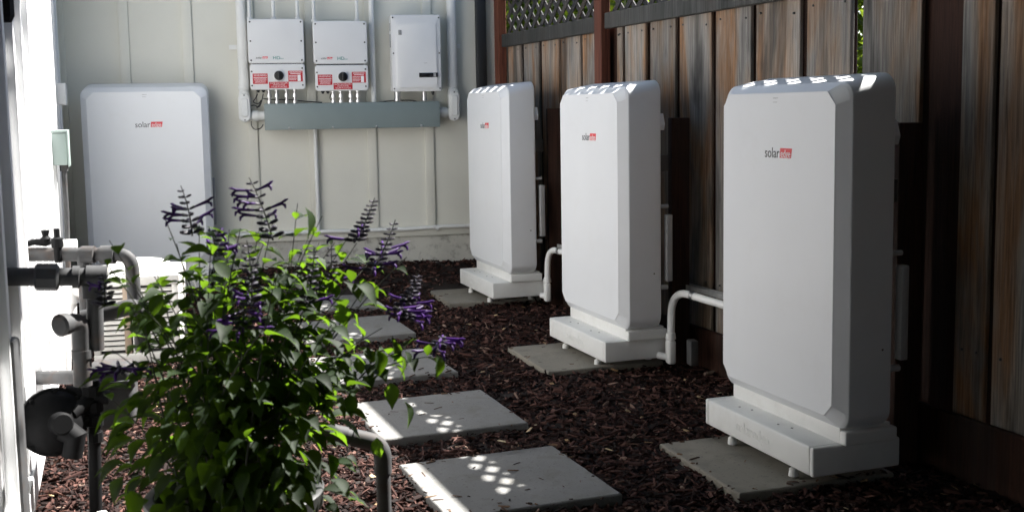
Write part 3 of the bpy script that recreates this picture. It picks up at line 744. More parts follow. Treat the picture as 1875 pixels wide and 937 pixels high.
# vertical conduits and LB fittings
def lb_conduit(x, z0, z1, stub_x, label):
    c = thing('large_conduit', (x, WY, z0), label, 'conduit', 'large white conduits either side of the wireway')
    yy = WY-.055
    mb = MB(); mb.cyl((x, yy, z1+.03), (x, yy, 2.85), .033, 20); mb.build('pipe', M_PVC, c)
    mb = MB(); mb.disc_stack((x, yy, z1+.115), (0, 0, -1), [(0, .034), (.01, .035), (.05, .035), (.052, .038), (.075, .038), (.078, .034), (.12, .034)], 20); mb.build('coupling', M_PVC, c)
    mb = MB()
    def cap(w_, h0, h1, ya, yb, r):
        mb.loft([rr_loop(x-w_, x+w_, h0, h1, r, ya, 7), rr_loop(x-w_, x+w_, h0, h1, r, yb+.01, 7), rr_loop(x-w_+.008, x+w_-.008, h0+.008, h1-.008, r-.008, yb, 7)])
    cap(.036, z0, z1+.03, WY-.02, WY-.10, .034); bd = mb.build('fitting_body', M_PVC, c)
    mb = MB(); cap(.040, z0-.003, z1+.012, WY-.098, WY-.110, .038); cap(.027, z0+.03, z1-.02, WY-.105, WY-.118, .02); mb.build('fitting_cover', M_PVCW if False else M_PVC, bd)
    for z in (z0+.012, z1-.002): mb = MB(); mb.cyl((x, WY-.109, z), (x, WY-.114, z), .005, 8); mb.build('screw', M_SCREW, bd)
    mb = MB(); sgn = 1 if stub_x > x else -1
    mb.disc_stack((x+sgn*.02, yy, 1.205), (sgn, 0, 0), [(0, .031), (abs(stub_x-x)-.02, .031)], 20); mb.build('stub', M_PVC, c)
    mb = MB(); mb.disc_stack((x+sgn*.05, yy, 1.205), (sgn, 0, 0), [(0, .037), (.04, .037)], 20); mb.build('stub_coupling', M_PVC, c)
    mb = MB(); mb.tube([(x, yy, 1.655), (x, yy, 1.68)], .034, 20); mb.box(x-sgn*.075-.012, x-sgn*.03+.012, WY-.024, WY-.019, 1.652, 1.683); mb.build('strap', M_PVC, c)
lb_conduit(-.112, 1.165, 1.345, .022, 'thick white conduit with oval fitting at the left end of the wireway')
lb_conduit(1.322, 1.147, 1.347, 1.205, 'thick white conduit with oval fitting at the right end of the wireway')
def pipe_wall(px, py, z0, z1, r, yoff, label, group=None, collar=None):
    x = at(px, py, WY-yoff).x
    mb = MB(); mb.cyl((x, WY-yoff, z0), (x, WY-yoff, z1), r, 16)
    if collar: mb.disc_stack((x, WY-yoff, collar), (0, 0, -1), [(0, r*1.1), (.004, r*1.6), (.018, r*1.6), (.02, r*1.2)], 10)
    mb.solo('conduit_pipe', M_PVC, (x, WY-yoff, z0), label, 'conduit', group)
pipe_wall(682, 100, 1.283, 2.85, .0175, .06, 'white conduit dropping into the wireway right of the right labelled inverter', 'conduits on the rear wall')
g = 'conduits on the rear wall'
for px, zt, lab in ((456, 1.842, 'thin white conduit entering the top of the left inverter at its left corner'), (500, 1.842, 'thin white conduit entering the top of the left inverter at its middle'), (544, 1.842, 'thin white conduit entering the top of the left inverter at its right corner'),
                    (574, 1.828, 'thin white conduit entering the top of the right labelled inverter at its left corner'), (653, 1.828, 'thin white conduit entering the top of the right labelled inverter, right of middle')):
    pipe_wall(px, 15, zt-.02, 2.85, .0115, .09, lab, g, collar=zt+.022)
pipe_wall(579, 300, .39, 1.115, .0135, .04, 'thin white conduit running down the rear wall below the wireway', g)
mb = MB(); pts = [(-.32, WY-.04, .392), (.35, WY-.04, .394), (.95, WY-.04, .388), (1.25, WY-.04, .398), (1.45, WY-.04, .395), (1.62, WY-.04, .395)]
mb.tube(pts, .0135, 12)
for x in (.25, .78, 1.19): mb.tube([(x-.01, WY-.04, .39), (x+.01, WY-.04, .39)], .017, 12)
mb.solo('conduit_pipe', M_PVC, (.6, WY-.04, .39), 'thin white conduit running along the base trim of the rear wall', 'conduit', g)

# black cables
def cable(pts, r, label, group='black cables around the wireway'):
    pts = [Vector(p) for p in pts]; out = []
    P_ = [pts[0]]+pts+[pts[-1]]
    for i in range(1, len(P_)-2):
        for k in range(6):
            t = k/6; a, b, c, d = P_[i-1], P_[i], P_[i+1], P_[i+2]
            out.append(.5*((2*b)+(c-a)*t+(2*a-5*b+4*c-d)*t*t+(3*b-a-3*c+d)*t**3))
    out.append(pts[-1]); mb = MB(); mb.tube(out, r, 8)
    mb.solo('black_cable', M_BLACK, pts[-1], label, 'cable', group)
ya = WY-.09
cable([at(472, 172, ya), at(468, 180, ya), at(464, 187, ya), at(473, 190, ya), at(478, 184, ya), at(475, 192, ya), at(470, 198, ya)], .0035, 'black cable looping below the left inverter above the conduit stub')
cable([at(482, 172, ya), at(479, 186, ya), at(474, 196, ya), at(466, 193, ya), at(460, 194, ya)], .0035, 'black cable hanging beside the left oval conduit fitting')
cable([at(482, 181, WY-.05), at(500, 182.5, WY-.05), at(530, 183, WY-.05), at(560, 186, WY-.05), at(590, 188, WY-.05)], .0035, 'black cable behind the steel nipples of the left inverter')
cable([at(690, 188, WY-.05), at(715, 185, WY-.05), at(750, 184, WY-.05), at(772, 188, WY-.05), at(793, 188, WY-.05)], .0035, 'black cable running under the tall plain inverter')
cable([at(460, 222, ya), at(461, 231, ya), at(467, 237, ya), at(477, 235, ya), at(482, 228, ya)], .0035, 'black cable loop hanging below the left end of the wireway')
cable([at(605, 172, ya), at(604, 180, ya), at(607, 184, ya)], .0025, 'thin black cable under the right labelled inverter')
# black downspout at the corner
x = at(880, 80, WY-.05).x
mb = MB(); mb.box(x-.036, x+.036, WY-.09, WY-.03, .22, 2.85); mb.solo('downspout', M_BLACK, (x, WY-.06, .22), 'black downspout at the right end of the rear wall', 'downspout', bevel=.008)

# ------------------------------------------------------------------ left wall fittings
jb = thing('junction_box', LWf(1.55, 0, .95), 'pale grey green electrical box on the left wall with conduit below', 'electrical box')
mb = MB(); mb.box(1.46, 1.66, .022, .095, .965, 1.135, LWf); mb.build('box', M_JBOX, jb, bevel=.006)
mb = MB(); mb.box(1.45, 1.67, .02, .1015, 1.136, 1.150, LWf); mb.box(1.45, 1.67, .096, .103, .955, 1.150, LWf); mb.build('cover', M_JBOX, jb, bevel=.003)
mb = MB(); mb.tube([LWf(1.56, .07, .966), LWf(1.56, .07, .93)], .022, 14); mb.build('coupling', M_GALV, jb)
mb = MB(); mb.tube([LWf(1.56, .07, .935), LWf(1.56, .07, .70), LWf(1.56, .06, .35), LWf(1.56, .05, .05)], .014, 12); mb.build('conduit', M_GALV, jb)
mb = MB(); mb.box(.60, .78, .024, .075, 1.29, 1.42, LWf); mb.solo('utility_box', M_PVCW, LWf(.7, .024, 1.29), 'small white box high on the left wall near the corner', 'electrical box', bevel=.006)
# dark lantern hanging at the upper left edge
p = Vector(LWf(4.30, .03, 1.51))
wl = thing('wall_lantern', p, 'dark lantern on the left wall at the upper left edge', 'wall lamp')
mb = MB(); mb.disc_stack(p, (0, 0, 1), [(0, .02), (.015, .028), (.02, .03), (.23, .03), (.235, .036), (.27, .025), (.30, .01)], 8); mb.build('lantern_body', M_GASDK, wl, smooth=0)
mb = MB(); q = Vector(LWf(4.30, 0.0, 1.72)); mb.tube([p+Vector((0, 0, .29)), p+Vector((0, 0, .33)), q+Vector((0, 0, .13)), q], .010, 8); mb.build('arm', M_GASDK, wl)
# grey downspout at the lower left edge
p = at(22, 800, 3.30)
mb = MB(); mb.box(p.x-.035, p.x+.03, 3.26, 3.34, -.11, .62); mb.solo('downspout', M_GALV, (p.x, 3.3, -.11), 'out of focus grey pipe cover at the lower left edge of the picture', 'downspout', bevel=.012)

# ------------------------------------------------------------------ gas meter pipework
gm = thing('gas_pipework', (at(172, 900, 3.68).x, 3.68, ground_z(-.55, 3.68)), 'grey gas pipework with dark round regulator at the left wall', 'gas meter')
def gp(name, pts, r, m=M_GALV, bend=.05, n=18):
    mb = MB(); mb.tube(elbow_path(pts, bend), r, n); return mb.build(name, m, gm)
def collar(p, d, prof, m=M_GALV, n=18, name='coupling'):
    mb = MB(); mb.disc_stack(p, d, prof, n); return mb.build(name, m, gm)
yA = 3.62
A0 = Vector(LWf(4.45, .0, .748)); A1 = at(170, 507, yA+.02)
gp('pipe', [A0, A1], .0275)
dA = (A1-A0).normalized()
collar(at(64, 507, yA), dA, [(0, .034), (.006, .041), (.062, .041), (.068, .032)], n=8, name='union')
collar(at(133, 507, yA), dA, [(0, .034), (.02, .034)], name='tee')
collar(at(158, 507, yA+.02), dA, [(0, .036), (.06, .036)], name='tee')
T = at(172, 507, yA+.02)
gp('pipe', [T, at(176, 640, yA+.02)], .0245)
collar(at(172, 520, yA+.02), (0, 0, -1), [(0, .036), (.04, .036), (.042, .03)], name='tee')
yB = 4.30
B_0 = Vector(LWf(3.75, 0, .735)); B_1 = at(240, 466, yB-.05)
gp('pipe', [B_0, B_1, at(247, 560, yB-.05)], .0245)
dB = (B_1-B_0).normalized()
collar(at(150, 466, yB-.03), dB, [(0, .031), (.045, .031)], name='coupling'); collar(at(185, 466, yB-.03), dB, [(0, .033), (.05, .033)], name='coupling')
vb = collar(at(107, 480, yB-.03), (0, 0, 1), [(0, .012), (.05, .014), (.055, .02), (.085, .02), (.09, .010), (.12, .010)], M_GASDK, 12, 'valve')
mb = MB(); mb.tube([at(44, 449, yB), at(60, 443, yB), at(84, 444, yB), at(93, 443, yB)], [.010, .011, .014, .009], 10); mb.build('valve_lever', M_GASDK, vb)
collar(at(84, 447, yB), (0, 0, 1), [(0, .012), (.02, .018), (.03, .010), (.045, .014), (.05, .014)], M_GASDK, 10, 'valve')
collar(at(113, 447, yB+.3), (1, 0, 0), [(0, .018), (.055, .018)], M_PVCW, 14, 'white_cap')
# second drop from the upper pipe and the big bluish bend
gp('pipe', [at(152, 466, yB-.03), at(158, 600, yB-.03)], .020)
gp('bend', [at(150, 583, 3.72), at(200, 572, 3.72), at(258, 556, 3.72), at(262, 640, 3.72)], .0255, bend=.10)
# elbow riser in front
e0, e1, e2 = at(112, 596, 3.55), at(148, 586, 3.62), at(152, 705, 3.62)
gp('riser', [e0, e1, e2], .0275, bend=.07)
collar(at(113, 595, 3.552), (Vector(e0)-Vector(e1)), [(-.02, .033), (.006, .034), (.012, .026)], name='coupling')
collar(at(150, 640, 3.62), (0, 0, -1), [(0, .031), (.025, .031)], name='coupling')
# lower pipe from the wall
C0 = Vector(LWf(3.6, 0, .252)); C1 = at(146, 690, 4.3)
gp('pipe', [C0, C1], .0255)
# lower riser to the ground, fittings, regulator
gp('riser', [at(170, 695, 3.66), at(176, 945, 3.66)], .0195, M_GASDK)
for px, py, r in ((168, 705, .034), (170, 735, .030), (173, 760, .026), (174, 790, .024)):
    collar(at(px, py, 3.66), (0, 0, -1), [(0, r), (.03, r), (.033, r*.8)], M_GASDK, 10)
gp('cross_pipe', [at(120, 716, 3.66), at(200, 728, 3.66)], .021, M_GASDK)
rc = at(98, 772, 3.60); rax = Vector((.45, -.85, .12))
rg = collar(rc-rax.normalized()*.045, rax, [(0, .055), (.02, .088), (.035, .098), (.037, .104), (.052, .104), (.054, .095), (.075, .080), (.092, .045), (.096, .034), (.125, .034), (.13, .028)], M_GASDK, 32, 'regulator')
a_ = rax.normalized().orthogonal().normalized(); b_ = rax.normalized().cross(a_)
for k in range(8):
    q = rc+.0955*(math.cos(k*math.pi/4)*a_+math.sin(k*math.pi/4)*b_); mb = MB(); mb.tube([q-rax.normalized()*.016, q+rax.normalized()*.018], .007, 6); mb.build('bolt', M_GASDK, rg)
mb = MB(); mb.tube([rc+Vector((.035, -.03, -.02)), at(138, 800, 3.56), at(132, 835, 3.56)], [.036, .036, .030], 16); mb.build('regulator_throat', M_GASDK, rg)
mb = MB(); mb.tube([rc+Vector((.05, .0, .02)), at(165, 728, 3.66)], .024, 14); mb.build('regulator_inlet', M_GASDK, rg)
# meter body behind the leaves
mb = MB(); mb.box(at(190, 680, 3.78).x-.055, at(245, 680, 3.78).x, 3.74, 3.90, .22, .43); mb.build('meter_body', M_GALV, gm, bevel=.03, seg=4)
mb = MB(); mb.box(at(185, 680, 3.78).x-.062, at(245, 680, 3.78).x+.008, 3.73, 3.91, .36, .385); mb.build('meter_flange', M_GALV, gm, bevel=.006)

# grey pipe with elbow in the right foreground
q0, q1, q2 = at(470, 762, 3.20), at(700, 812, 3.20), at(700, 960, 3.20); q2.x = q1.x; q2.z = ground_z(q1.x, 3.2)-.05
q2.y = q1.y = 3.20
fp = thing('standpipe', (q1.x, 3.2, ground_z(q1.x, 3.2)), 'grey pipe standing in the foreground with an elbow towards the plant', 'pipe')
mb = MB(); mb.tube(elbow_path([q0, q1, q2], .06), .021, 20); mb.build('pipe', M_GALV, fp)
mb = MB(); mb.tube(elbow_path([q1+(q0-q1).normalized()*.09, q1, q1-Vector((0, 0, .085))], .06), .0255, 20); mb.build('elbow', M_GALV, fp)
mb = MB(); d = (q0-q1).normalized(); mb.tube([q1+d*.105, q1+d*.15], .0255, 20); mb.build('coupling', M_GALV, fp)

# white pvc pipes low on the left wall
def pvc(pts, r, label, collars=()):
    c = thing('pvc_pipe', (Vector(pts[-1]).x, Vector(pts[-1]).y, Vector(pts[-1]).z), label, 'pipe', 'white plastic pipes at the left wall')
    mb = MB(); mb.tube(elbow_path(pts, .05), r, 18); mb.build('pipe', M_PVCW, c)
    for p_, d_, l_ in collars: mb = MB(); mb.disc_stack(p_, d_, [(0, r*1.22), (l_, r*1.22)], 18); mb.build('socket', M_PVCW, c)
y5 = 5.2
pvc([Vector(LWf(2.75, 0, .28)), at(119, 612, y5), at(119, 690, y5)], .026, 'white plastic elbow pipe bending down from the left wall behind the regulator', [(at(119, 612, y5)+Vector((0, 0, .03)), (0, 0, -1), .075), (at(102, 612, y5), (1, 0, 0), .03)])
pvc([at(143, 530, 5.0), at(128, 531, 5.0), at(130, 640, 5.0)], .026, 'white plastic pipe with an open elbow facing right behind the grey pipes', [(at(129, 524, 5.0), (0, 0, -1), .07), (at(136, 531, 5.0), (1, 0, 0), .035)])
# pale pipe stub at the bottom left
p = at(186, 937, 3.5); mb = MB(); mb.tube([(p.x, 3.5, -.12), (p.x, 3.5, .02)], .013, 14); mb.disc_stack((p.x, 3.5, .02), (0, 0, 1), [(0, .016), (.02, .016), (.022, .01)], 12)
mb.solo('pipe_stub', M_PVCW, (p.x, 3.5, -.1), 'short pale pipe stub beside the dark gas riser at the bottom left', 'pipe')

# ------------------------------------------------------------------ condenser
ac = thing('air_conditioner', (-.65, 6.25, ground_z(-.65, 6.25)), 'white slatted air conditioning condenser half hidden behind the plant', 'air conditioner')
ax0, ax1, ay0, ay1, az0, az1 = -.88, -.46, 6.05, 6.55, -.03, .385
mb = MB(); mb.box(ax0+.02, ax1-.02, ay0+.03, ay1-.02, az0+.03, az1-.01); mb.build('coil', M_FIN, ac)
mb = MB(); mb.box(ax0-.01, ax1+.012, ay0-.012, ay1+.01, az1-.03, az1+.02); mb.disc_stack(((ax0+ax1)/2, (ay0+ay1)/2, az1+.02), (0, 0, 1), [(0, .17), (.03, .165), (.05, .12), (.06, .05)], 28); mb.build('top_cover', M_ACW, ac, bevel=.006)
mb = MB(); mb.box(ax0-.005, ax1+.008, ay0-.008, ay1+.005, az0-.02, az0+.035); mb.build('base_pan', M_ACW, ac, bevel=.005)
for x, m in ((ax0+.012, M_ACW), (ax0+.165, M_TAN), (ax0+.205, M_ACW), (ax1-.012, M_ACW)):
    mb = MB(); mb.box(x-.016, x+.016, ay0-.004, ay0+.034, az0+.035, az1-.03); mb.build('corner_post', m, ac, bevel=.003)
for y_ in (ay1-.012,):
    for x in (ax0+.012, ax1-.012): mb = MB(); mb.box(x-.016, x+.016, y_-.016, y_+.012, az0+.035, az1-.03); mb.build('corner_post', M_ACW, ac, bevel=.003)
mb = MB(); mb.loft([[(0, 0, 0), (0, .012, .012), (0, .014, .011), (0, .002, -.002)], [(1, 0, 0), (1, .012, .012), (1, .014, .011), (1, .002, -.002)]])
mb = MB()
zz = az0+.055; lm = {}
while zz < az1-.05:
    for a, b in ((ax0+.029, ax0+.148), (ax0+.222, ax1-.029)):
        if (a, b) not in lm:
            m_ = MB(); m_.box(a+.65-.0, b+.65, 0, .014, 0, .011, lambda x, y, z: (x, y, z+y*.5)); lm[(a, b)] = m_.mesh('louver', M_ACW, smooth=0)
        o = link_mesh('louver', lm[(a, b)], ac); o.location = Vector((-.65+.65-.65+.65, ay0-6.25, zz-ground_z(-.65, 6.25)))
    for x, sg in ((ax1-.004, 1),):
        m_ = MB(); m_.box(x-.012, x, ay0+.036, ay1-.03, zz, zz+.011); m_.build('louver', M_ACW, ac, smooth=0)
    zz += .027

# ------------------------------------------------------------------ potted salvia
PX, PY, RIMZ = -.105, 2.95, .255
plant = thing('potted_salvia', (PX, PY, ground_z(PX, PY)), 'large leafy potted plant with violet flower spikes in the foreground', 'potted plant')
pz = ground_z(PX, PY)-.01
mb = MB()
n = 48
prof = [(pz, .13), (pz+.01, .14), (RIMZ-.05, .205), (RIMZ-.045, .225), (RIMZ-.005, .228), (RIMZ, .222), (RIMZ, .205), (RIMZ-.01, .198), (RIMZ-.06, .19), (RIMZ-.07, .05)]
mb.loft([[(PX+r*math.cos(2*math.pi*k/n), PY+r*math.sin(2*math.pi*k/n), z) for k in range(n)] for z, r in prof]); mb.build('pot', M_POT, plant, smooth=40)
mb = MB(); mb.disc_stack((PX, PY, RIMZ-.075), (0, 0, 1), [(0, .186), (.015, .187), (.02, .1)], 32); mb.build('soil', M_SOIL, plant)

def leaf_mesh(seed):
    r = random.Random(seed); n = 6; V = []; F_ = []
    prof = [0, .34, .46, .44, .32, .15, 0]
    droop = r.uniform(.05, .35); fold = r.uniform(.10, .30); twist = r.uniform(-.3, .3)
    for i in range(n+1):
        t = i/n; wv = prof[i]*.62*(1+.06*r.uniform(-1, 1)); z = -droop*t*t*.8+.06*math.sin(t*3)
        tw = twist*t
        for sd in (-1, 0, 1):
            y_ = sd*wv; zz_ = z+abs(sd)*wv*fold*2+(.02*r.uniform(-1, 1) if sd else 0)
            V.append((t, y_*math.cos(tw)-0, zz_+y_*math.sin(tw)))
    for i in range(n):
        for j in (0, 1):
            a = i*3+j; F_.append((a, a+3, a+4, a+1))
    return V, F_
LEAVES = [leaf_mesh(i) for i in range(7)]
leaf_me = []
for V_, F_ in LEAVES:
    mb = MB(); mb.add(V_, F_); leaf_me.append(mb.mesh('leaf', M_LEAF, normals=False, smooth=60))
prnd = random.Random(21)
leaf_list = []       # (pos, dir, up, size)
stem_tips = []
def spline(p0, p1, p2, n=14): return [(1-t)**2*p0+2*t*(1-t)*p1+t*t*p2 for t in [i/n for i in range(n+1)]]
def grow_stem(p0, p2, bow, r0, leaf_from=.12, lsize=(.055, .092), step=.05, name='stem'):
    p0, p2 = Vector(p0), Vector(p2)
    mid = Vector((p0.x*.35+p2.x*.65, p0.y*.35+p2.y*.65, p0.z*.45+p2.z*.55))+bow
    mid = Vector((p0.x+(p2.x-p0.x)*.35, p0.y+(p2.y-p0.y)*.35, p0.z+(p2.z-p0.z)*.6))+bow
    pts = spline(p0, mid, p2)
    mb = MB(); mb.tube(pts, [r0*(1-.7*i/(len(pts)-1)) for i in range(len(pts))], 6); mb.build(name, M_STEM, plant)
    L_ = sum((pts[i+1]-pts[i]).length for i in range(len(pts)-1)); d = leaf_from*L_; k = prnd.random()*6
    while d < L_:
        t = d/L_; i = min(len(pts)-2, int(t*(len(pts)-1))); f = t*(len(pts)-1)-i
        p = pts[i].lerp(pts[i+1], f); tan = (pts[i+1]-pts[i]).normalized()
        a = tan.orthogonal().normalized(); b = tan.cross(a)
        for sgn in (0, math.pi):
            if prnd.random() < .10: continue
            ang_ = k+sgn+prnd.uniform(-.4, .4); o_ = (math.cos(ang_)*a+math.sin(ang_)*b)
            dr = (o_+tan*prnd.uniform(.0, .7)+Vector((0, 0, prnd.uniform(-.6, .45)))).normalized()
            sz = prnd.uniform(*lsize)*(1.0 if t < .85 else .75)
            leaf_list.append((p+o_*.004, dr, sz))
        k += 1.57+prnd.uniform(-.3, .3); d += step*prnd.uniform(.75, 1.3)
    stem_tips.append(pts)
    return pts
soil = RIMZ-.055
targets = []
for i in range(46):
    a = i*2.39996+prnd.uniform(-.3, .3); q = math.sqrt((i+.5)/46)
    rx, ry = .37*q, .33*q
    zt = .93-.20*q*q+prnd.uniform(-.13, .06)
    if q > .75: zt = prnd.uniform(.45, .88)
    targets.append((PX+.05+rx*math.cos(a), PY+ry*math.sin(a), zt))
for px, py, dy in ((545, 372, 0), (200, 440, .05), (300, 395, -.05), (365, 412, .0), (640, 430, .03), (590, 395, -.04), (690, 500, .05), (420, 420, .1), (240, 560, -.1), (205, 640, -.05), (190, 720, 0), (700, 600, -.05), (745, 470, .05), (500, 405, .08)):
    p_ = at(px, py, PY+dy); targets.append(tuple(p_))
for t_ in targets:
    a = prnd.uniform(0, 6.28); r_ = .14*math.sqrt(prnd.random())
    grow_stem((PX+r_*math.cos(a), PY+r_*math.sin(a), soil), t_, Vector((prnd.uniform(-.03, .03), prnd.uniform(-.03, .03), 0)), .0038, lsize=(.03, .095), step=.066)
# drooping side branches at the lower right and hanging leaves
for a, b in (((590, 760), (648, 640)), ((640, 720), (742, 640)), ((660, 700), (800, 652)), ((560, 700), (720, 730))):
    grow_stem(at(a[0], a[1], PY-.05), at(b[0], b[1], PY-.12), Vector((0, 0, .02)), .003, .3, (.045, .07), .05)
for px, py in ((742, 735), (690, 800), (640, 720), (690, 640), (600, 830), (735, 650), (800, 650), (560, 380), (715, 700)):
    leaf_list.append((at(px, py, PY-.15), Vector((prnd.uniform(-.1, .3), -.1, -1)).normalized(), prnd.uniform(.055, .08)))
# thick inner foliage
for i in range(150):
    a = prnd.uniform(0, 6.283); q = math.sqrt(prnd.random()); z = prnd.uniform(.27, .80)
    sw = .55+.45*min(1, (z-.2)/.35)
    p_ = Vector((PX+.03+.34*q*sw*math.cos(a), PY+.30*q*sw*math.sin(a), z))
    leaf_list.append((p_, Vector((math.cos(a), math.sin(a), prnd.uniform(-.9, .2))).normalized(), prnd.uniform(.05, .08)))
for i in range(300):                                               # low leaves that hide the pot rim
    a = prnd.uniform(0, 6.283); q = prnd.uniform(.35, 1.0); z = prnd.uniform(.20, .60)
    p_ = Vector((PX+.01+.29*q*math.cos(a), PY-.03+.26*q*math.sin(a), z))
    leaf_list.append((p_, Vector((math.cos(a), math.sin(a)-.3, prnd.uniform(-1.1, .1))).normalized(), prnd.uniform(.04, .085)))
# leaves overhanging the pot
for px, py in ((240, 915), (290, 910), (225, 890), (470, 915), (330, 800), (300, 850), (520, 870), (350, 905), (390, 890), (430, 910), (500, 900), (545, 890), (560, 860), (315, 885), (455, 880)):
    leaf_list.append((at(px, py-18, PY-.21), Vector((prnd.uniform(-.6, .6), -.4, -.7)).normalized(), prnd.uniform(.06, .08)))

def leaf_matrix(p, d, s_):
    x = d.normalized(); up = Vector((prnd.uniform(-.25, .25), prnd.uniform(-.25, .25), 1))
    y_ = up.cross(x)
    if y_.length < .05: y_ = x.orthogonal()
    y_.normalize(); z = x.cross(y_)
    M = Matrix((x, y_, z)).transposed().to_4x4(); M.translation = p
    return M @ Matrix.Diagonal((s_, s_, s_, 1))
def depth(p): return (Vector(p)-CAM).dot(FW)
leaf_list.sort(key=lambda l: -(l[2]/depth(l[0]))+(0 if l[0].y < PY else .01))
Finv = FRAME[plant].inverted()
for i, (p_, d_, s_) in enumerate(leaf_list[:300]):
    link_mesh('leaf', leaf_me[i % 7], plant, Finv @ leaf_matrix(p_, d_, s_))
mb = MB()
for i, (p_, d_, s_) in enumerate(leaf_list[300:]):
    M = leaf_matrix(p_, d_, s_); V_, F_ = LEAVES[i % 7]; mb.add([M @ Vector(v) for v in V_], F_)
fo = mb.build('foliage', M_LEAF, plant, normals=False, smooth=60); fo['kind'] = 'stuff'

def flower_spike(p0, p1, n, open_rng, side=Vector((-1, 0, 0)), big=1.0):
    """a raceme: axis, whorls of dark calyces, open violet tubes on part of it"""
    p0, p1 = Vector(p0), Vector(p1); mid = (p0+p1)/2+Vector((.01, 0, 0))
    pts = spline(p0, mid, p1, 10)
    mb = MB(); mb.tube(pts, [.0028*(1-.6*i/10) for i in range(11)], 6); sp = mb.build('flower_spike', M_STEM, plant)
    ca, pe = MB(), MB(); npet = 0
    n = max(4, int(n*.72))
    for i in range(n):
        t = .05+.95*i/n; k = min(9, int(t*10)); p = pts[k].lerp(pts[k+1], t*10-k)
        sz = (1-.6*t)*big*1.35
        for j in range(4):
            a = i*.8+j*1.57+prnd.uniform(-.3, .3)
            d = Vector((math.cos(a), math.sin(a), .2)).normalized(); d = (d+side*.55).normalized()
            q = p+d*.017*sz
            ca.tube([p+d*.002, p+d*.007*sz, q, p+d*.023*sz], [.001, .0036*sz, .0042*sz, .0022*sz], 6)
            if open_rng[0] <= t <= open_rng[1] and prnd.random() < .42:
                l = prnd.uniform(.030, .046)*big; dr = (d+Vector((0, 0, -.05))).normalized(); e = q+dr*l
                pe.tube([q, q+dr*l*.4, q+dr*l*.8, e], [.0024, .0036, .0044, .0050], 7)
                pe.tube([e-dr*.006, e+dr*.009+Vector((0, 0, .004)), e+dr*.016+Vector((0, 0, .004))], [.0036, .0034, .0012], 6)
                pe.tube([e-dr*.006, e+dr*.006-Vector((0, 0, .008)), e+dr*.008-Vector((0, 0, .017))], [.0032, .0040, .0020], 6); npet += 1
    ca.build('calyces', M_CALYX, sp)['kind'] = 'stuff'
    if npet: pe.build('petals', M_PETAL, sp, smooth=60)['kind'] = 'stuff'
fs = lambda a, b, dy, n, o, sd=(-1, 0, 0), bg=1.0: flower_spike(at(a[0], a[1], PY+dy), at(b[0], b[1], PY+dy), n, o, Vector(sd), bg)
fs((352, 432), (331, 340), 0, 12, (0, .55))
fs((500, 440), (456, 325), -.05, 13, (.25, .8), bg=1.1)
fs((648, 445), (686, 362), .0, 15, (0, .3), (0, 0, 0))
fs((680, 500), (724, 402), .02, 14, (0, .45), (0, 0, 0))
fs((460, 565), (452, 440), -.2, 15, (0, .2), (0, 0, 0), 1.1)
fs((560, 560), (575, 450), -.1, 13, (0, .2), (0, 0, 0))
fs((600, 545), (606, 445), .1, 12, (.1, .4), (0, 0, 0))
fs((395, 470), (382, 415), .05, 9, (.2, .8), (1, 0, 0))
fs((740, 560), (765, 500), .0, 12, (.0, .3), (.3, 0, -.2))
fs((750, 585), (722, 560), -.05, 7, (.0, .9), (.6, 0, -.3))
fs((795, 640), (808, 612), -.08, 6, (.0, .9), (.6, 0, -.3))
fs((440, 600), (445, 560), -.2, 5, (.0, .9), (0, -.3, -.5))
fs((225, 680), (205, 670), -.1, 5, (.0, .9), (-.4, 0, -.3))
fs((190, 560), (186, 500), -.05, 9, (.5, .8), (-.2, 0, 0))

# ------------------------------------------------------------------ shrubs beyond the fence
def shrub(s_, v, h, rs, rv, label, n=9000, seed=0):
    r = np.random.default_rng(seed); base = Vector(FF(s_, v, 0)); base.z = ground_z(base.x, base.y)
    t = thing('garden_shrub', base, label, 'shrub', 'leafy shrubs beyond the fence')
    mb = MB()
    for k in range(6):
        a = k*1.05; tip = base+Vector((rs*.5*math.cos(a), rs*.5*math.sin(a), h*.75))
        mb.tube(spline(base+Vector((.03*math.cos(a), .03*math.sin(a), 0)), (base+tip)/2+Vector((0, 0, .2)), tip, 6), [.022, .02, .018, .015, .012, .008, .005], 6)
    mb.build('trunk', M_BARK, t)
    mb = MB(); cl = [(r.uniform(-1, 1, 3)) for _ in range(26)]
    q = [(-.5, 0, 0), (0, -.28, .05), (.5, 0, 0), (0, .28, .05)]
    for i in range(n):
        c = cl[i % 26]; p = c*.75+r.normal(0, .22, 3)
        P_ = base+Vector((0, 0, h*.55))+Vector((math.sin(FA), -math.cos(FA), 0))*p[0]*rs+Vector((math.cos(FA), math.sin(FA), 0))*p[1]*rv+Vector((0, 0, 1))*p[2]*h*.45
        if P_.z < base.z: continue
        vv = (P_-Vector(FF(0, 0, 0))).dot(Vector((math.cos(FA), math.sin(FA), 0)))
        if vv < .13: continue
        sz = r.uniform(.06, .10); M = Matrix.Translation(P_) @ Quaternion(Vector(r.normal(0, 1, 4)).normalized()).to_matrix().to_4x4() if False else Matrix.Translation(P_) @ Matrix.Rotation(r.uniform(0, 6.28), 4, Vector(r.normal(0, 1, 3)).normalized())
        mb.add([M @ (Vector(a)*sz) for a in q], [(0, 1, 2), (0, 2, 3)])
    mb.build('crown', M_HEDGE, t, normals=False, smooth=0)
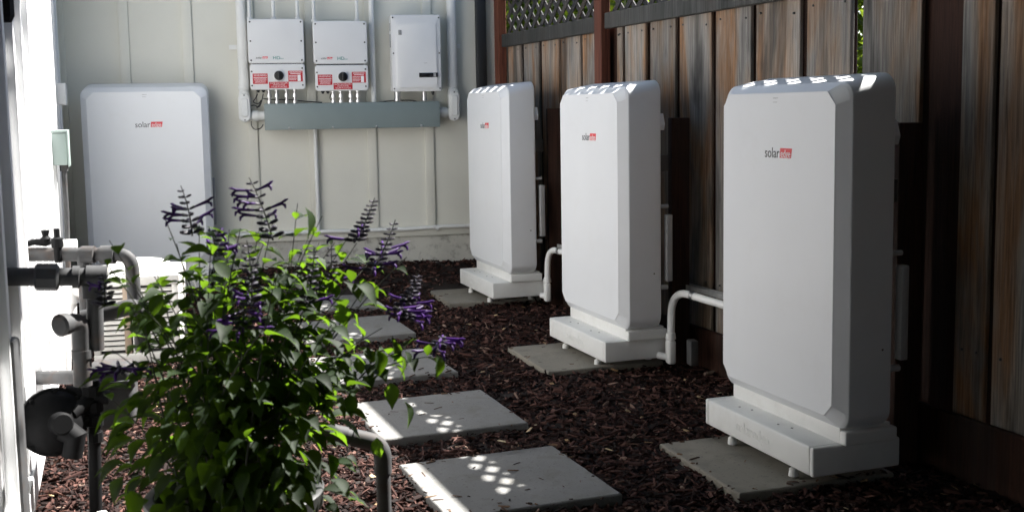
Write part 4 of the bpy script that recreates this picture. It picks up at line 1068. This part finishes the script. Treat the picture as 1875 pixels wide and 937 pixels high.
for i, (px, yy, h, lab) in enumerate(((945, 10.6, 2.7, 'leafy shrub glimpsed through the lattice beside the rear wall corner'), (1010, 10.2, 2.6, 'leafy shrub glimpsed through the middle of the left lattice panel'),
                                    (1085, 9.6, 2.6, 'leafy shrub glimpsed through the lattice just left of the tall fence post'), (1170, 8.9, 2.5, 'leafy shrub glimpsed through the lattice just right of the tall fence post'),
                                    (1270, 8.0, 2.5, 'leafy shrub glimpsed at the top edge through the right lattice panel'), (1568, 5.9, 2.6, 'leafy shrub seen through the slit in the fence behind the nearest battery'))):
    p_ = at(px, 20, yy); sv = p_-Vector(FF(0, 0, 0)); s_ = sv.x*math.sin(FA)-sv.y*math.cos(FA); v = sv.x*math.cos(FA)+sv.y*math.sin(FA)
    shrub(s_, max(v, .75), h, .75, .55, lab, seed=i+3)

# ------------------------------------------------------------------ unseen light blockers added behind and above the camera to darken the near end
cp = thing('light_blocker', (.6, -2.2, -.2), 'unseen dark cover and walls added behind the camera to darken the near end of the yard', 'light_blocker')
def CB(name, m, s0, s1, v0, v1, z0, z1): mb = MB(); mb.box(s0, s1, v0, v1, z0, z1, FF); mb.build(name, m, cp)
CB('blocker_top', M_BACKB, 4.85, 12.4, -4.2, 1.6, 2.62, 2.70)
CB('blocker_end', M_BLOCKER, 11.9, 12.0, -2.4, 1.6, -.3, 2.61)
CB('side_wall', M_BLOCKER, 5.0, 11.85, 1.1, 1.2, -.3, 2.61)  # unseen panel added to keep side light out
for s_ in (4.9, 6.0, 7.2, 8.3, 9.4, 10.5, 11.6): CB('blocker_rafter', M_BACKB, s_, s_+.06, -2.2, 1.5, 2.46, 2.615)

# unseen tree added so that its crown shades the near part of the left wall
tb = Vector(FF(7.4, .75, 0)); tb.z = ground_z(tb.x, tb.y); tc = Vector((.85, 3.85, 4.5))
tree = thing('added_shade_tree', tb, 'unseen tree beyond the fence, added to shade the near end of the yard', 'tree')
mb = MB(); mb.tube(spline(tb-Vector((0, 0, .1)), tb+Vector((0, 0, 2.6)), tc, 12), [.15-.009*i for i in range(13)], 12); tr_ = mb.build('trunk', M_BARK, tree)
for k in range(7):
    a = k*.9; mb = MB(); q = tb.lerp(tc, .6)+Vector((0, 0, .7)); e = tc+Vector((1.3*math.cos(a), 1.1*math.sin(a), .5*math.sin(k*2.1)))
    mb.tube(spline(q, (q+e)/2+Vector((0, 0, .35)), e, 6), [.05, .045, .038, .03, .022, .014, .007], 8); mb.build('limb', M_BARK, tree)
r = np.random.default_rng(5); mb = MB(); cl = [r.normal(0, 1, 3) for _ in range(60)]; cl = [c/np.linalg.norm(c)*r.random()**.4 for c in cl]
q4 = [(-.5, 0, 0), (0, -.28, .05), (.5, 0, 0), (0, .28, .05)]
for i in range(8500):
    c = cl[i % 60]; p = c+r.normal(0, .16, 3); P_ = tc+Vector((p[0]*1.25, p[1]*1.5, p[2]*.9))
    M = Matrix.Translation(P_) @ Matrix.Rotation(r.uniform(0, 6.28), 4, Vector(r.normal(0, 1, 3)).normalized()); sz = r.uniform(.10, .17)
    mb.add([M @ (Vector(a)*sz) for a in q4], [(0, 1, 2), (0, 2, 3)])
mb.build('crown', M_HEDGE, tree, normals=False, smooth=0)
